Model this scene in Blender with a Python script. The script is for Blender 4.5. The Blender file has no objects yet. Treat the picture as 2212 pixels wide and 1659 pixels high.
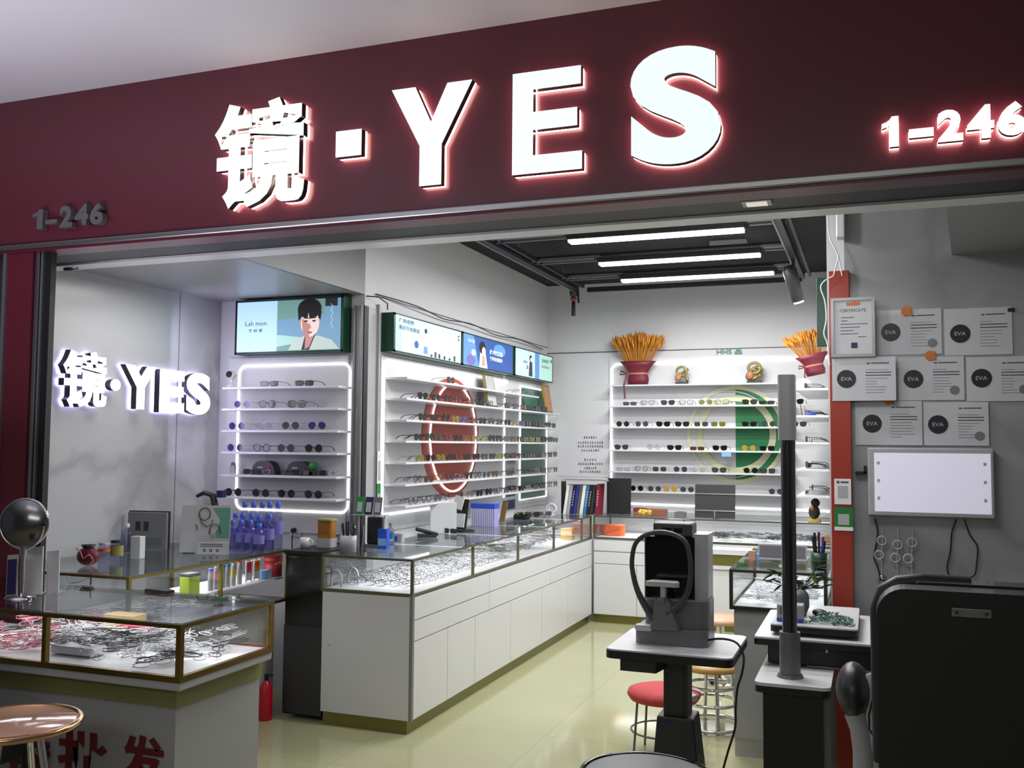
import bpy, bmesh, math, random
from mathutils import Vector, Matrix
import numpy as np
random.seed(7)
PI = math.pi
SC = bpy.context.scene
COL = SC.collection

# ------------------------------------------------------------------ camera
W, H = 2212, 1659
YAW, PITCH, ROLL, FPX, CAMH = math.radians(-20.5608), math.radians(3.5807), math.radians(0.4427), 2073.3, 1.5
_f = Vector((math.sin(YAW)*math.cos(PITCH), math.cos(YAW)*math.cos(PITCH), math.sin(PITCH)))
_r0 = Vector((math.cos(YAW), -math.sin(YAW), 0)); _u0 = _r0.cross(_f)
_r = math.cos(ROLL)*_r0 + math.sin(ROLL)*_u0
_u = math.cos(ROLL)*_u0 - math.sin(ROLL)*_r0
cd = bpy.data.cameras.new('camera'); cam = bpy.data.objects.new('camera', cd); COL.objects.link(cam)
m = Matrix((( _r.x, _u.x, -_f.x, 0), (_r.y, _u.y, -_f.y, 0), (_r.z, _u.z, -_f.z, CAMH), (0, 0, 0, 1)))
cam.matrix_world = m
cd.sensor_fit = 'HORIZONTAL'; cd.sensor_width = 36; cd.lens = 36*FPX/W; cd.clip_start = .05; cd.clip_end = 60
SC.camera = cam
def at(px, py, x=None, y=None, z=None):
    """world point seen at a photo pixel on the plane x=, y= or z="""
    d = ((px-W/2)/FPX)*_r - ((py-H/2)/FPX)*_u + _f
    if x is not None: t = x/d.x
    elif y is not None: t = y/d.y
    else: t = (z-CAMH)/d.z
    return Vector((0, 0, CAMH)) + t*d

# ------------------------------------------------------------------ world, exposure, lights
SC.view_settings.view_transform = 'Standard'; SC.view_settings.look = 'None'
SC.view_settings.exposure = 0.0; SC.view_settings.gamma = 1.0; SC.view_settings.use_curve_mapping = False
SC.cycles.transparent_max_bounces = 14
SC.cycles.max_bounces = 6
SC.cycles.diffuse_bounces = 3
SC.cycles.glossy_bounces = 3
SC.cycles.caustics_reflective = False
w = bpy.data.worlds.new('world'); SC.world = w; w.use_nodes = True
w.node_tree.nodes['Background'].inputs[0].default_value = (.82, .85, 1, 1)
w.node_tree.nodes['Background'].inputs[1].default_value = 0.10
def area(name, loc, sx, sy, power, color=(1, 1, 1), rot=(0, 0, 0), spread=None):
    l = bpy.data.lights.new(name, 'AREA'); l.shape = 'RECTANGLE'; l.size = sx; l.size_y = sy
    l.energy = power; l.color = color
    if spread: l.spread = spread
    o = bpy.data.objects.new(name, l); COL.objects.link(o); o.location = loc; o.rotation_euler = rot
    return o
LAMPS = [(-1.80, -.70, 4.55), (-1.82, -.70, 5.87), (-1.84, -.69, 6.68), (-1.86, -.67, 7.42)]      # x0, x1, y of an added unseen fill lamp, then the three linear lamps
LAMPZ = 2.80
for i, (x0, x1, yy) in enumerate(LAMPS):
    area('linear_lamp_light', ((x0+x1)/2, yy, LAMPZ-.05), x1-x0, .06, 34 if i else 26, (1, 1, 1))
area('mall_ceiling_light', (-2.6, 1.0, 2.95), 1.4, .5, 4, (.92, .9, 1))
area('mall_ceiling_fill', (-3.0, 1.7, 1.5), 1.6, 1.2, 42, (.86, .82, 1), (PI, 0, 0))  # upward fill, added out of view to brighten the mall ceiling
area('mall_corridor_light', (-1.0, -1.5, 2.6), 3.0, .6, 26, (1, 1, 1), (math.radians(65), 0, 0))
pl = bpy.data.lights.new('exam_fill', 'POINT'); pl.energy = 13; pl.shadow_soft_size = .06; po = bpy.data.objects.new('exam_fill', pl); COL.objects.link(po); po.location = (-.75, 4.15, 2.72)  # added point fill, no fixture, lifts the upper exam wall
area('alcove_light', (-3.4, 4.15, 2.36), .5, .5, 5, (1, 1, 1))
area('exam_corner_fill', (-.25, 3.85, 2.36), .5, .5, 9, (1, 1, 1))  # soft fill added to brighten the exam wall, no fixture

# ------------------------------------------------------------------ materials
def lin(c):
    return tuple(((v/255)/12.92 if v/255 <= .04045 else ((v/255+.055)/1.055)**2.4) for v in c)
MATS = {}
def mat(name, rgb, rough=.5, metal=0, emit=0, ergb=None, alpha=None, noise=0, nscale=20, coat=0, spec=None):
    if name in MATS: return MATS[name]
    m = bpy.data.materials.new(name); m.use_nodes = True; nt = m.node_tree; b = nt.nodes['Principled BSDF']
    c = lin(rgb); b.inputs['Base Color'].default_value = (*c, 1)
    b.inputs['Roughness'].default_value = rough; b.inputs['Metallic'].default_value = metal
    if coat: b.inputs['Coat Weight'].default_value = coat
    if spec is not None: b.inputs['Specular IOR Level'].default_value = spec
    if emit:
        b.inputs['Emission Color'].default_value = (*lin(ergb or rgb), 1); b.inputs['Emission Strength'].default_value = emit
    if noise:
        tc = nt.nodes.new('ShaderNodeTexCoord'); n = nt.nodes.new('ShaderNodeTexNoise'); n.inputs['Scale'].default_value = nscale
        n.inputs['Detail'].default_value = 4
        mx = nt.nodes.new('ShaderNodeMix'); mx.data_type = 'RGBA'
        mx.inputs[6].default_value = (*[v*(1-noise) for v in c], 1); mx.inputs[7].default_value = (*[min(1, v*(1+noise)) for v in c], 1)
        nt.links.new(tc.outputs['Object'], n.inputs['Vector']); nt.links.new(n.outputs['Fac'], mx.inputs[0]); nt.links.new(mx.outputs[2], b.inputs['Base Color'])
    MATS[name] = m; return m
def glass(name, tint=(246, 247, 247), gl=.10, rough=.02, ior=1.45):
    """thin pane: lets light through, reflects by Fresnel"""
    if name in MATS: return MATS[name]
    m = bpy.data.materials.new(name); m.use_nodes = True; nt = m.node_tree; nt.nodes.clear()
    o = nt.nodes.new('ShaderNodeOutputMaterial'); t = nt.nodes.new('ShaderNodeBsdfTransparent'); g = nt.nodes.new('ShaderNodeBsdfGlossy')
    t.inputs[0].default_value = (*lin(tint), 1); g.inputs['Roughness'].default_value = rough
    f = nt.nodes.new('ShaderNodeLayerWeight'); f.inputs[0].default_value = .5
    pw = nt.nodes.new('ShaderNodeMath'); pw.operation = 'POWER'; pw.inputs[1].default_value = 4
    mx = nt.nodes.new('ShaderNodeMixShader')
    ad = nt.nodes.new('ShaderNodeMath'); ad.operation = 'MULTIPLY_ADD'; ad.use_clamp = True; ad.inputs[1].default_value = .75; ad.inputs[2].default_value = gl*.5
    nt.links.new(f.outputs['Facing'], pw.inputs[0]); nt.links.new(pw.outputs[0], ad.inputs[0]); nt.links.new(ad.outputs[0], mx.inputs[0]); nt.links.new(t.outputs[0], mx.inputs[1]); nt.links.new(g.outputs[0], mx.inputs[2])
    nt.links.new(mx.outputs[0], o.inputs[0]); MATS[name] = m; return m
def marble(name, base, vein, scale=1.1, rough=.25, amt=.6):
    m = bpy.data.materials.new(name); m.use_nodes = True; nt = m.node_tree; b = nt.nodes['Principled BSDF']; b.inputs['Roughness'].default_value = rough
    tc = nt.nodes.new('ShaderNodeTexCoord'); mp = nt.nodes.new('ShaderNodeMapping'); mp.inputs['Rotation'].default_value = (.6, .8, .5)
    n = nt.nodes.new('ShaderNodeTexNoise'); n.inputs['Scale'].default_value = scale; n.inputs['Detail'].default_value = 5; n.inputs['Distortion'].default_value = .6
    s = nt.nodes.new('ShaderNodeMath'); s.operation = 'SUBTRACT'; s.inputs[1].default_value = .5
    a = nt.nodes.new('ShaderNodeMath'); a.operation = 'ABSOLUTE'
    r = nt.nodes.new('ShaderNodeMapRange'); r.inputs[1].default_value = 0; r.inputs[2].default_value = .035; r.inputs[3].default_value = amt; r.inputs[4].default_value = 0
    mx = nt.nodes.new('ShaderNodeMix'); mx.data_type = 'RGBA'; mx.inputs[6].default_value = (*lin(base), 1); mx.inputs[7].default_value = (*lin(vein), 1)
    L = nt.links.new
    L(tc.outputs['Object'], mp.inputs[0]); L(mp.outputs[0], n.inputs['Vector']); L(n.outputs['Fac'], s.inputs[0]); L(s.outputs[0], a.inputs[0]); L(a.outputs[0], r.inputs[0]); L(r.outputs[0], mx.inputs[0]); L(mx.outputs[2], b.inputs['Base Color'])
    MATS[name] = m; return m
def tiles(name, base, line, size=.8, rough=.09):
    m = bpy.data.materials.new(name); m.use_nodes = True; nt = m.node_tree; b = nt.nodes['Principled BSDF']; b.inputs['Roughness'].default_value = rough
    b.inputs['Specular IOR Level'].default_value = .6
    tc = nt.nodes.new('ShaderNodeTexCoord'); br = nt.nodes.new('ShaderNodeTexBrick'); br.offset = 0; br.squash = 1
    br.inputs['Scale'].default_value = 1; br.inputs['Brick Width'].default_value = size; br.inputs['Row Height'].default_value = size
    br.inputs['Mortar Size'].default_value = .003; br.inputs['Color1'].default_value = (*lin(base), 1)
    br.inputs['Color2'].default_value = (*[v*.95 for v in lin(base)], 1); br.inputs['Mortar'].default_value = (*lin(line), 1)
    n = nt.nodes.new('ShaderNodeTexNoise'); n.inputs['Scale'].default_value = 3; n.inputs['Detail'].default_value = 6
    mx = nt.nodes.new('ShaderNodeMix'); mx.data_type = 'RGBA'; mx.blend_type = 'MULTIPLY'; mx.inputs[0].default_value = .12
    nt.links.new(tc.outputs['Object'], br.inputs['Vector']); nt.links.new(tc.outputs['Object'], n.inputs['Vector'])
    nt.links.new(br.outputs['Color'], mx.inputs[6]); nt.links.new(n.outputs['Color'], mx.inputs[7]); nt.links.new(mx.outputs[2], b.inputs['Base Color'])
    MATS[name] = m; return m

M_WALL = mat('painted wall', (206, 206, 208), .6, noise=.03, nscale=3)
M_CEILW = mat('white ceiling', (196, 194, 196), .6, noise=.03, nscale=2)
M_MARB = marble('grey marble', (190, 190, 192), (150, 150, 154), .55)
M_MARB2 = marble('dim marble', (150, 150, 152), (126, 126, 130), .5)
M_SOFF = mat('grey soffit board', (150, 150, 150), .35)
M_BLACKC = mat('black ceiling paint', (14, 14, 15), .8, noise=.2)
M_FLOOR = tiles('polished floor tile', (172, 172, 134), (156, 156, 120))
M_MAROON = mat('maroon fascia panel', (86, 33, 45), .28, noise=.12, nscale=1.2)
M_MAROON2 = mat('maroon column paint', (88, 22, 36), .4, noise=.1)
M_BLACK = mat('matt black', (14, 14, 15), .5)
M_BLACKG = mat('gloss black', (10, 10, 11), .15)
M_DARK = mat('dark grey plastic', (44, 44, 46), .4)
M_GREY = mat('mid grey plastic', (105, 105, 108), .4)
M_LGREY = mat('light grey plastic', (165, 165, 168), .35)
M_WHITE = mat('white lacquer', (204, 204, 207), .3)
M_WHITEP = mat('white paper', (225, 225, 225), .7)
M_PAPERG = mat('grey toned paper', (170, 170, 172), .6)
M_STEEL = mat('brushed steel', (170, 170, 172), .28, 1)
M_CHROME = mat('chrome', (215, 215, 215), .1, 1)
M_ALU = mat('dull aluminium', (140, 140, 142), .4, .8)
M_PALE = mat('pale grey laminate', (214, 214, 216), .35)
M_RAILG = mat('bronze grey rail', (112, 110, 84), .3, .8)
M_GOLD = mat('brass trim', (150, 135, 70), .3, .9)
M_DGOLD = mat('dark brass plinth', (122, 116, 62), .35, .6)
M_LED = mat('white led strip', (255, 255, 255), .5, emit=2.0)
M_TUBE = mat('linear lamp diffuser', (255, 255, 255), .5, emit=5)
M_DECK = mat('white showcase deck', (222, 222, 224), .5)
M_GREEN = mat('dark green lacquer', (14, 62, 42), .35)
M_GREEN2 = mat('bright green', (20, 120, 50), .5)
M_RED = mat('red lacquer', (160, 44, 30), .4)
M_ORANGE = mat('orange', (220, 100, 20), .5)
M_ORPANEL = mat('orange red panel', (150, 48, 30), .4)
M_BLUE = mat('blue plastic', (40, 80, 190), .4)
M_LBLUE = mat('light blue', (120, 170, 215), .5)
M_NAVY = mat('navy', (24, 22, 78), .5)
M_PINK = mat('pink plastic', (220, 130, 150), .4)
M_YELL = mat('yellow', (205, 175, 60), .5)
M_WOOD = mat('light wood', (176, 128, 84), .45, noise=.12, nscale=14)
M_BROWN = mat('brown', (110, 64, 34), .5)
M_GLASS = glass('clear showcase glass')
M_GLASST = glass('showcase top glass', (236, 240, 240), .10)
M_BOTTLE = glass('clear bottle plastic', (222, 222, 244), .10, .08)
M_WRAPF = mat('maroon gift wrap', (104, 22, 42), .5)
M_SCREEN = mat('lit white screen', (200, 200, 215), .4, emit=.36, ergb=(235, 232, 250))

# ------------------------------------------------------------------ mesh builder
def rotm(rx=0, ry=0, rz=0):
    return Matrix.Rotation(rz, 3, 'Z') @ Matrix.Rotation(ry, 3, 'Y') @ Matrix.Rotation(rx, 3, 'X')
def sp(pts, n=4):
    pts = [Vector(p) for p in pts]; out = []
    for i in range(len(pts)-1):
        a, b, c, d = pts[max(i-1, 0)], pts[i], pts[i+1], pts[min(i+2, len(pts)-1)]
        for k in range(n):
            t = k/n; out.append(.5*((2*b)+(c-a)*t+(2*a-5*b+4*c-d)*t*t+(3*b-a-3*c+d)*t**3))
    return out+[pts[-1]]
class MB:
    def __init__(s): s.v = []; s.f = []; s.m = []; s.mats = []; s.sm = []
    def mi(s, m):
        if m not in s.mats: s.mats.append(m)
        return s.mats.index(m)
    def add(s, vs, fs, m, smooth=False):
        o = len(s.v); s.v += [tuple(v) for v in vs]; i = s.mi(m)
        for f in fs: s.f.append([o+k for k in f]); s.m.append(i); s.sm.append(smooth)
        return s
    def box(s, x0, x1, y0, y1, z0, z1, m, R=None, c=None):
        vs = [Vector((x, y, z)) for z in (z0, z1) for y in (y0, y1) for x in (x0, x1)]
        if R is not None:
            c = Vector(c if c is not None else ((x0+x1)/2, (y0+y1)/2, (z0+z1)/2)); vs = [R @ (v-c)+c for v in vs]
        return s.add(vs, [(0, 2, 3, 1), (4, 5, 7, 6), (0, 1, 5, 4), (2, 6, 7, 3), (0, 4, 6, 2), (1, 3, 7, 5)], m)
    def rbox(s, x0, x1, y0, y1, z0, z1, m, r=.01, n=4):
        """box with corners rounded in plan"""
        pts = []
        for cx, cy, a0 in ((x1-r, y1-r, 0), (x0+r, y1-r, 90), (x0+r, y0+r, 180), (x1-r, y0+r, 270)):
            for k in range(n+1):
                a = math.radians(a0+90*k/n); pts.append((cx+r*math.cos(a), cy+r*math.sin(a)))
        return s.prism(pts, z0, z1, m)
    def prism(s, pts, z0, z1, m, smooth=False):
        n = len(pts); vs = [(x, y, z0) for x, y in pts]+[(x, y, z1) for x, y in pts]
        s.add(vs, [tuple(range(n-1, -1, -1)), tuple(range(n, 2*n))], m)
        return s.add(vs, [(i, (i+1) % n, n+(i+1) % n, n+i) for i in range(n)], m, smooth)
    def plate(s, O, U, V, pts, t, m, smooth=False):
        """outline pts in plane (O,U,V), thickness t along U x V"""
        O = Vector(O); U = Vector(U).normalized(); V = Vector(V).normalized(); N = U.cross(V)
        n = len(pts); a = [O+U*p[0]+V*p[1] for p in pts]; b = [p+N*t for p in a]
        s.add(a+b, [tuple(range(n-1, -1, -1)), tuple(range(n, 2*n))], m)
        return s.add(a+b, [(i, (i+1) % n, n+(i+1) % n, n+i) for i in range(n)], m, smooth)
    def tube(s, pts, r, m, n=8, closed=False, smooth=True):
        pts = [Vector(p) for p in pts]; N = len(pts); rr = r if isinstance(r, (list, tuple)) else [r]*N
        vs = []; ref = None
        for i, p in enumerate(pts):
            if closed: t = pts[(i+1) % N]-pts[i-1]
            else: t = pts[min(i+1, N-1)]-pts[max(i-1, 0)]
            t.normalize()
            if ref is None: ref = Vector((0, 0, 1)) if abs(t.z) < .9 else Vector((1, 0, 0))
            a = ref - t*ref.dot(t)
            if a.length < 1e-4: a = t.orthogonal()
            a.normalize(); ref = a; b = t.cross(a)
            for k in range(n):
                an = 2*PI*k/n; vs.append(p+rr[i]*(a*math.cos(an)+b*math.sin(an)))
        fs = []
        for i in range(N if closed else N-1):
            j = (i+1) % N
            for k in range(n): fs.append((i*n+k, i*n+(k+1) % n, j*n+(k+1) % n, j*n+k))
        s.add(vs, fs, m, smooth)
        if not closed: s.add([vs[k] for k in range(n)]+[vs[(N-1)*n+k] for k in range(n)], [tuple(range(n-1, -1, -1)), tuple(range(n, 2*n))], m)
        return s
    def lathe(s, prof, c, m, n=24, sx=1, sy=1, smooth=True, R=None):
        c = Vector(c); vs = []
        for r, z in prof:
            for k in range(n):
                a = 2*PI*k/n; v = Vector((r*sx*math.cos(a), r*sy*math.sin(a), z)); vs.append(c+(R @ v if R is not None else v))
        fs = [(i*n+k, i*n+(k+1) % n, (i+1)*n+(k+1) % n, (i+1)*n+k) for i in range(len(prof)-1) for k in range(n)]
        s.add(vs, fs, m, smooth)
        e = len(prof)-1
        s.add([vs[k] for k in range(n)]+[vs[e*n+k] for k in range(n)], [tuple(range(n-1, -1, -1)), tuple(range(n, 2*n))], m)
        return s
    def cyl(s, c, r, h, m, n=20, r2=None): return s.lathe([(r, 0), (r if r2 is None else r2, h)], c, m, n)
    def ball(s, c, rx, ry, rz, m, n=14, k=9):
        prof = [(max(1e-4, math.sin(PI*i/k)), -math.cos(PI*i/k)) for i in range(k+1)]
        vs = []; c = Vector(c)
        for r, z in prof:
            for j in range(n): a = 2*PI*j/n; vs.append(c+Vector((rx*r*math.cos(a), ry*r*math.sin(a), rz*z)))
        return s.add(vs, [(i*n+j, i*n+(j+1) % n, (i+1)*n+(j+1) % n, (i+1)*n+j) for i in range(k) for j in range(n)], m, True)
    def mesh(s, name):
        me = bpy.data.meshes.new(name); me.from_pydata(s.v, [], s.f)
        for m in s.mats: me.materials.append(m)
        me.polygons.foreach_set('material_index', s.m); me.polygons.foreach_set('use_smooth', s.sm); me.update()
        return me
    def build(s, name, parent=None, bevel=0, loc=None, rot=None):
        o = bpy.data.objects.new(name, s.mesh(name)); COL.objects.link(o)
        if parent is not None: o.parent = parent
        if loc is not None: o.location = loc
        if rot is not None: o.rotation_euler = rot
        if bevel:
            b = o.modifiers.new('bevel', 'BEVEL'); b.width = bevel; b.segments = 2; b.limit_method = 'ANGLE'; b.angle_limit = math.radians(50)
        return o
def tag(o, label, cat, group=None, kind=None):
    o['label'] = label; o['category'] = cat
    if group: o['group'] = group
    if kind: o['kind'] = kind
    return o
def thing(name, label, cat, loc=(0, 0, 0), rz=0, group=None, rot=None):
    o = bpy.data.objects.new(name, None); COL.objects.link(o); o.location = loc; o.rotation_euler = rot or (0, 0, rz); o.empty_display_size = .05
    return tag(o, label, cat, group)
def struct(o, label=None):
    o['kind'] = 'structure'
    if label: o['label'] = label
    return o
def dup_tree(o, parent=None):
    c = o.copy(); COL.objects.link(c)
    if parent is not None: c.parent = parent
    for ch in list(KIDS.get(o.name, [])): dup_tree(ch, c)
    return c
KIDS = {}
ORD = ['first', 'second', 'third', 'fourth', 'fifth', 'sixth', 'seventh', 'eighth', 'ninth', 'tenth', 'eleventh', 'twelfth', 'thirteenth', 'fourteenth', 'fifteenth', 'sixteenth', 'seventeenth', 'eighteenth', 'nineteenth', 'twentieth']

# ------------------------------------------------------------------ lettering
def text_mesh(body, depth=0, bold=0, res=3, space=1.0):
    cu = bpy.data.curves.new('t', 'FONT'); cu.body = body; cu.size = 1; cu.offset = bold; cu.extrude = depth; cu.resolution_u = res; cu.align_x = 'LEFT'; cu.space_character = space
    ob = bpy.data.objects.new('t', cu); COL.objects.link(ob); bpy.context.view_layer.update()
    dg = bpy.context.evaluated_depsgraph_get(); me = bpy.data.meshes.new_from_object(ob.evaluated_get(dg)); bpy.data.objects.remove(ob)
    return me
def text_on(mb, body, O, U, V, w, h, mtl, depth=.0015, bold=0, fit='both', space=1.0):
    """flat lettering fitted into a w x h box at O in plane U,V; raised by depth"""
    me = text_mesh(body, 0, bold, 2, space); vs = [v.co.copy() for v in me.vertices]
    if not vs: return
    x0 = min(v.x for v in vs); x1 = max(v.x for v in vs); y0 = min(v.y for v in vs); y1 = max(v.y for v in vs)
    sx = w/max(1e-6, x1-x0); sy = h/max(1e-6, y1-y0)
    if fit == 'h': sx = sy
    U = Vector(U).normalized(); V = Vector(V).normalized(); N = U.cross(V); O = Vector(O)
    mb.add([O+U*((v.x-x0)*sx)+V*((v.y-y0)*sy)+N*depth for v in vs], [tuple(p.vertices) for p in me.polygons], mtl)
    bpy.data.meshes.remove(me)
def letter(name, ch, O, U, V, w, h, label, cat, group, faceM, sideM, glowM, t=.05, gap=.02, bold=.05):
    """channel letter standing off its board: lit face, metal return, lit back layer"""
    U = Vector(U).normalized(); V = Vector(V).normalized(); N = U.cross(V); O = Vector(O)
    if ch == '1':
        P1 = [(.42, 0), (.72, 0), (.72, 1), (.50, 1), (.44, .90), (.32, .82), (.18, .78), (.18, .62), (.42, .70)]
        tmp = MB(); tmp.plate((0, 0, -.5), (1, 0, 0), (0, 1, 0), P1, 1.0, M_DARK); me = tmp.mesh('one')
    elif ch in ('E', 'Y') and bold > .05:
        P1 = [(0, 0), (1, 0), (1, .175), (.30, .175), (.30, .425), (.93, .425), (.93, .60), (.30, .60), (.30, .825), (.98, .825), (.98, 1), (0, 1)] if ch == 'E' else [(.365, 0), (.635, 0), (.635, .40), (1, 1), (.70, 1), (.5, .63), (.30, 1), (0, 1), (.365, .40)]
        tmp = MB(); tmp.plate((0, 0, -.5), (1, 0, 0), (0, 1, 0), P1, 1.0, M_DARK); me = tmp.mesh('glyph')
    else: me = text_mesh(ch, .5, bold, 4 if ch != 'S' else 8)
    bpy.context.view_layer.update()
    vs = [v.co.copy() for v in me.vertices]
    x0 = min(v.x for v in vs); x1 = max(v.x for v in vs); y0 = min(v.y for v in vs); y1 = max(v.y for v in vs)
    root = thing(name, label, cat, O, 0, group)
    def part(nm, n0, n1, mfront, mside):
        mb = MB(); P = [U*((v.x-x0)/(x1-x0)*w)+V*((v.y-y0)/(y1-y0)*h)+N*(n0+(v.z+.5)*(n1-n0)) for v in vs]
        fr = []; sd = []
        for p in me.polygons: (fr if p.normal.z > .5 else sd).append(tuple(p.vertices))
        mb.add(P, fr, mfront); mb.add(P, sd, mside)
        return mb.build(nm, root)
    part('face', gap+t*.9, gap+t, faceM, faceM if glowM else sideM)
    part('return_edge', gap*.9, gap+t*.9, sideM, sideM)
    if glowM: part('back_glow_layer', .006, gap*.85, glowM, glowM)
    bpy.data.meshes.remove(me)
    return root
# ================================================================== THE SETTING
XW, XL, YP, YB, YF, YC, ZA, ZC = -2.871, -3.917, 5.10, 8.60, 3.20, 4.88, 2.40, 3.00
def sbox(name, x0, x1, y0, y1, z0, z1, m, bevel=0):
    return struct(MB().box(x0, x1, y0, y1, z0, z1, m).build(name, bevel=bevel))
sbox('floor', -7, 4, -3, 8.9, -.1, 0, M_FLOOR)
sbox('wall_left', XL-.12, XL, 3.42, YP+.12, 0, ZA, M_MARB)
sbox('wall_left_niche', XL, XW, YP, YP+.12, 0, ZC, M_WALL)
sbox('wall_left_room', XW-.12, XW, YP+.12, YB, 0, ZC, M_WALL)
sbox('wall_back', XW-.12, 0, YB, YB+.12, 0, ZC, M_WALL)
sbox('wall_right_room', -.20, -.08, YC+.12, YB, 0, ZC, M_WALL)
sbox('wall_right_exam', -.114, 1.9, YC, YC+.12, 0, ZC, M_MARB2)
sbox('wall_right', 1.9, 2.02, 3.2, YC+.12, 0, ZC, M_WALL)
sbox('ceiling', XW-.12, 2.02, YF+.12, YB+.12, ZC, ZC+.1, M_BLACKC)
sbox('ceiling_alcove', XL-.12, XW-.03, 3.66, YP, ZA, ZA+.06, M_SOFF)
sbox('ceiling_alcove_side', XW-.03, XW, 3.66, YP, ZA, ZC, mat('shaded soffit board', (120, 120, 121), .4))  # same paint as the soffit, its shade put into a darker colour
struct(MB().prism([(.25, 3.66), (1.9, 3.66), (1.9, YC), (.362, YC)], ZA, ZC, M_SOFF).build('ceiling_exam'))
sbox('ceiling_mall', -7, 4, -3, YF+.02, 3.035, 3.12, M_CEILW)
sbox('wall_mall_left', -7, -3.64, 3.28, 3.40, 0, 2.36, M_DARK)
sbox('wall_mall_behind', -7, 4, -3.1, -3.0, 0, 3.12, M_LGREY)
o = sbox('trim_fascia', -6, 2.0, YF, YF+.12, 2.355, 3.035, M_MAROON)
sbox('trim_beam', -6, 2.0, YF+.12, 3.57, 2.36, ZC, M_BLACK)
sbox('trim_beam_inner', XL, 2.0, 3.57, 3.675, 2.35, ZC, mat('white track', (226, 226, 226), .3))
sbox('trim_fascia_edge', -6, 2.0, YF-.022, YF, 2.345, 2.368, M_STEEL, .004)
sbox('trim_fascia_lip', -6, 2.0, YF-.010, YF+.10, 2.335, 2.355, M_MAROON2)
sbox('trim_column', -3.62, -3.475, YF, YF+.07, 0, 2.335, M_MAROON2)
sbox('trim_column_edge', -3.64, -3.62, YF-.01, YF+.2, 0, 2.335, M_ALU)
o = MB(); o.box(-3.47, -3.452, YF+.01, YF+.05, 0, 2.335, M_STEEL).box(-3.448, -3.436, YF+.02, YF+.05, 0, 2.335, M_ALU).box(-3.436, -3.40, YF+.03, YF+.06, 0, 2.335, M_BLACK)
struct(o.build('trim_door_frame'))
# tall strip on the edge of the exam wall
o = MB(); o.box(-.186, -.092, YC-.045, YC, 0, 2.345, M_ORPANEL); o.build('orange_pilaster', bevel=.003)
tag(bpy.data.objects['orange_pilaster'], 'tall narrow orange red panel running up the edge of the exam corner wall', 'pilaster')
o = MB(); 
for x in (-.17, -.108): o.cyl((x, YC-.045, 2.315), .006, .003, M_DARK, 10)
# niche corner column with steel posts
o = MB(); o.box(-2.925, XW+.004, YP-.03, YP+.15, 0, 2.33, M_LGREY).box(-2.925, -2.91, YP-.04, YP-.03, 0, 2.33, M_ALU).box(-2.885, -2.87, YP-.04, YP-.03, 0, 2.33, M_ALU)
struct(o.build('trim_niche_column'))
o = MB(); o.box(XW, XW+.012, YP-.02, YP+.03, 0, 2.33, M_BLACK).box(XW, XW+.02, YP+.15, YP+.17, .9, 2.36, M_LGREY)
struct(o.build('trim_corner_post'))
# marble seams on left wall
o = MB()
for yy in (4.70,): o.box(XL, XL+.002, yy, yy+.004, 0, ZA, M_GREY)
struct(o.build('trim_marble_joint'))
# seam where the wall cladding stops on the back and left room walls
o = MB(); o.box(XW, -.21, YB-.006, YB, 2.355, 2.362, M_DARK).box(XW, XW+.006, 5.3, YB, 2.41, 2.416, M_GREY)
struct(o.build('trim_picture_rail'))

# ================================================================== SIGNS
F_A = mat('sign face mint white', (222, 255, 246), .4, emit=1.0, ergb=(214, 255, 244))
F_B = mat('sign face icy white', (222, 240, 255), .4, emit=1.0, ergb=(214, 236, 255))
F_W = mat('sign face white', (255, 255, 255), .4, emit=1.6, ergb=(255, 255, 255))
F_GLOW = mat('sign back light', (255, 240, 235), .4, emit=11, ergb=(255, 222, 206))
F_GLOWV = mat('sign back light violet', (230, 225, 255), .4, emit=5, ergb=(206, 196, 255))
F_SIDE = mat('sign metal return', (60, 62, 66), .3, .8)
F_UNLIT = mat('unlit sign number', (104, 100, 102), .4, .3)
yf = YF-.07
def fas(name, ch, xl, xr, xc, yt, yb, label, face, side, glow, t=.03, gap=.022, bold=.051, group='letters of the large fascia sign'):
    a = at(xl, (yt+yb)/2, y=yf); b = at(xr, (yt+yb)/2, y=yf); c0 = at(xc, yb, y=yf); c1 = at(xc, yt, y=yf)
    return letter(name, ch, (a.x, YF, c0.z), (1, 0, 0), (0, 0, 1), b.x-a.x, c1.z-c0.z, label, 'sign letter', group, face, side, glow, t, gap, .044 if ch == 'S' else bold)
G = 'letters of the large lit fascia sign'
fas('sign_character', '镜', 457, 652, 555, 212, 442, 'large glowing Chinese character at the left of the maroon fascia sign', F_A, F_SIDE, F_GLOW, bold=.028, group=G)
fas('sign_dot', '■', 720, 775, 748, 278, 334, 'small glowing square dot between the character and the Y on the fascia', F_B, F_SIDE, F_GLOW, bold=0, group=G)
fas('sign_letter', 'Y', 840, 1014, 926, 180, 397, 'large glowing letter Y on the maroon fascia', F_A, F_SIDE, F_GLOW, group=G)
fas('sign_letter', 'E', 1103, 1254, 1180, 146, 368, 'large glowing letter E on the maroon fascia', F_B, F_SIDE, F_GLOW, group=G)
fas('sign_letter', 'S', 1359, 1555, 1457, 96, 350, 'large glowing letter S on the maroon fascia', F_A, F_SIDE, F_GLOW, group=G)
G = 'lit unit number on the right of the fascia'
for ch, xl, xr, xc, yt, yb, nm in (('1', 1905, 1942, 1930, 245, 311, 'one'), ('-', 1964, 2018, 1990, 271, 290, 'dash'), ('2', 2027, 2082, 2054, 230, 299, 'two'), ('4', 2091, 2150, 2120, 220, 293, 'four'), ('6', 2158, 2220, 2188, 212, 286, 'six')):
    fas('sign_number', ch, xl, xr, xc, yt, yb, 'bright white glowing %s of the unit number at the right of the fascia' % nm, F_W, F_SIDE, F_GLOW, .02, .022, .045, G)
G = 'unlit unit number on the left of the fascia'
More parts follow.
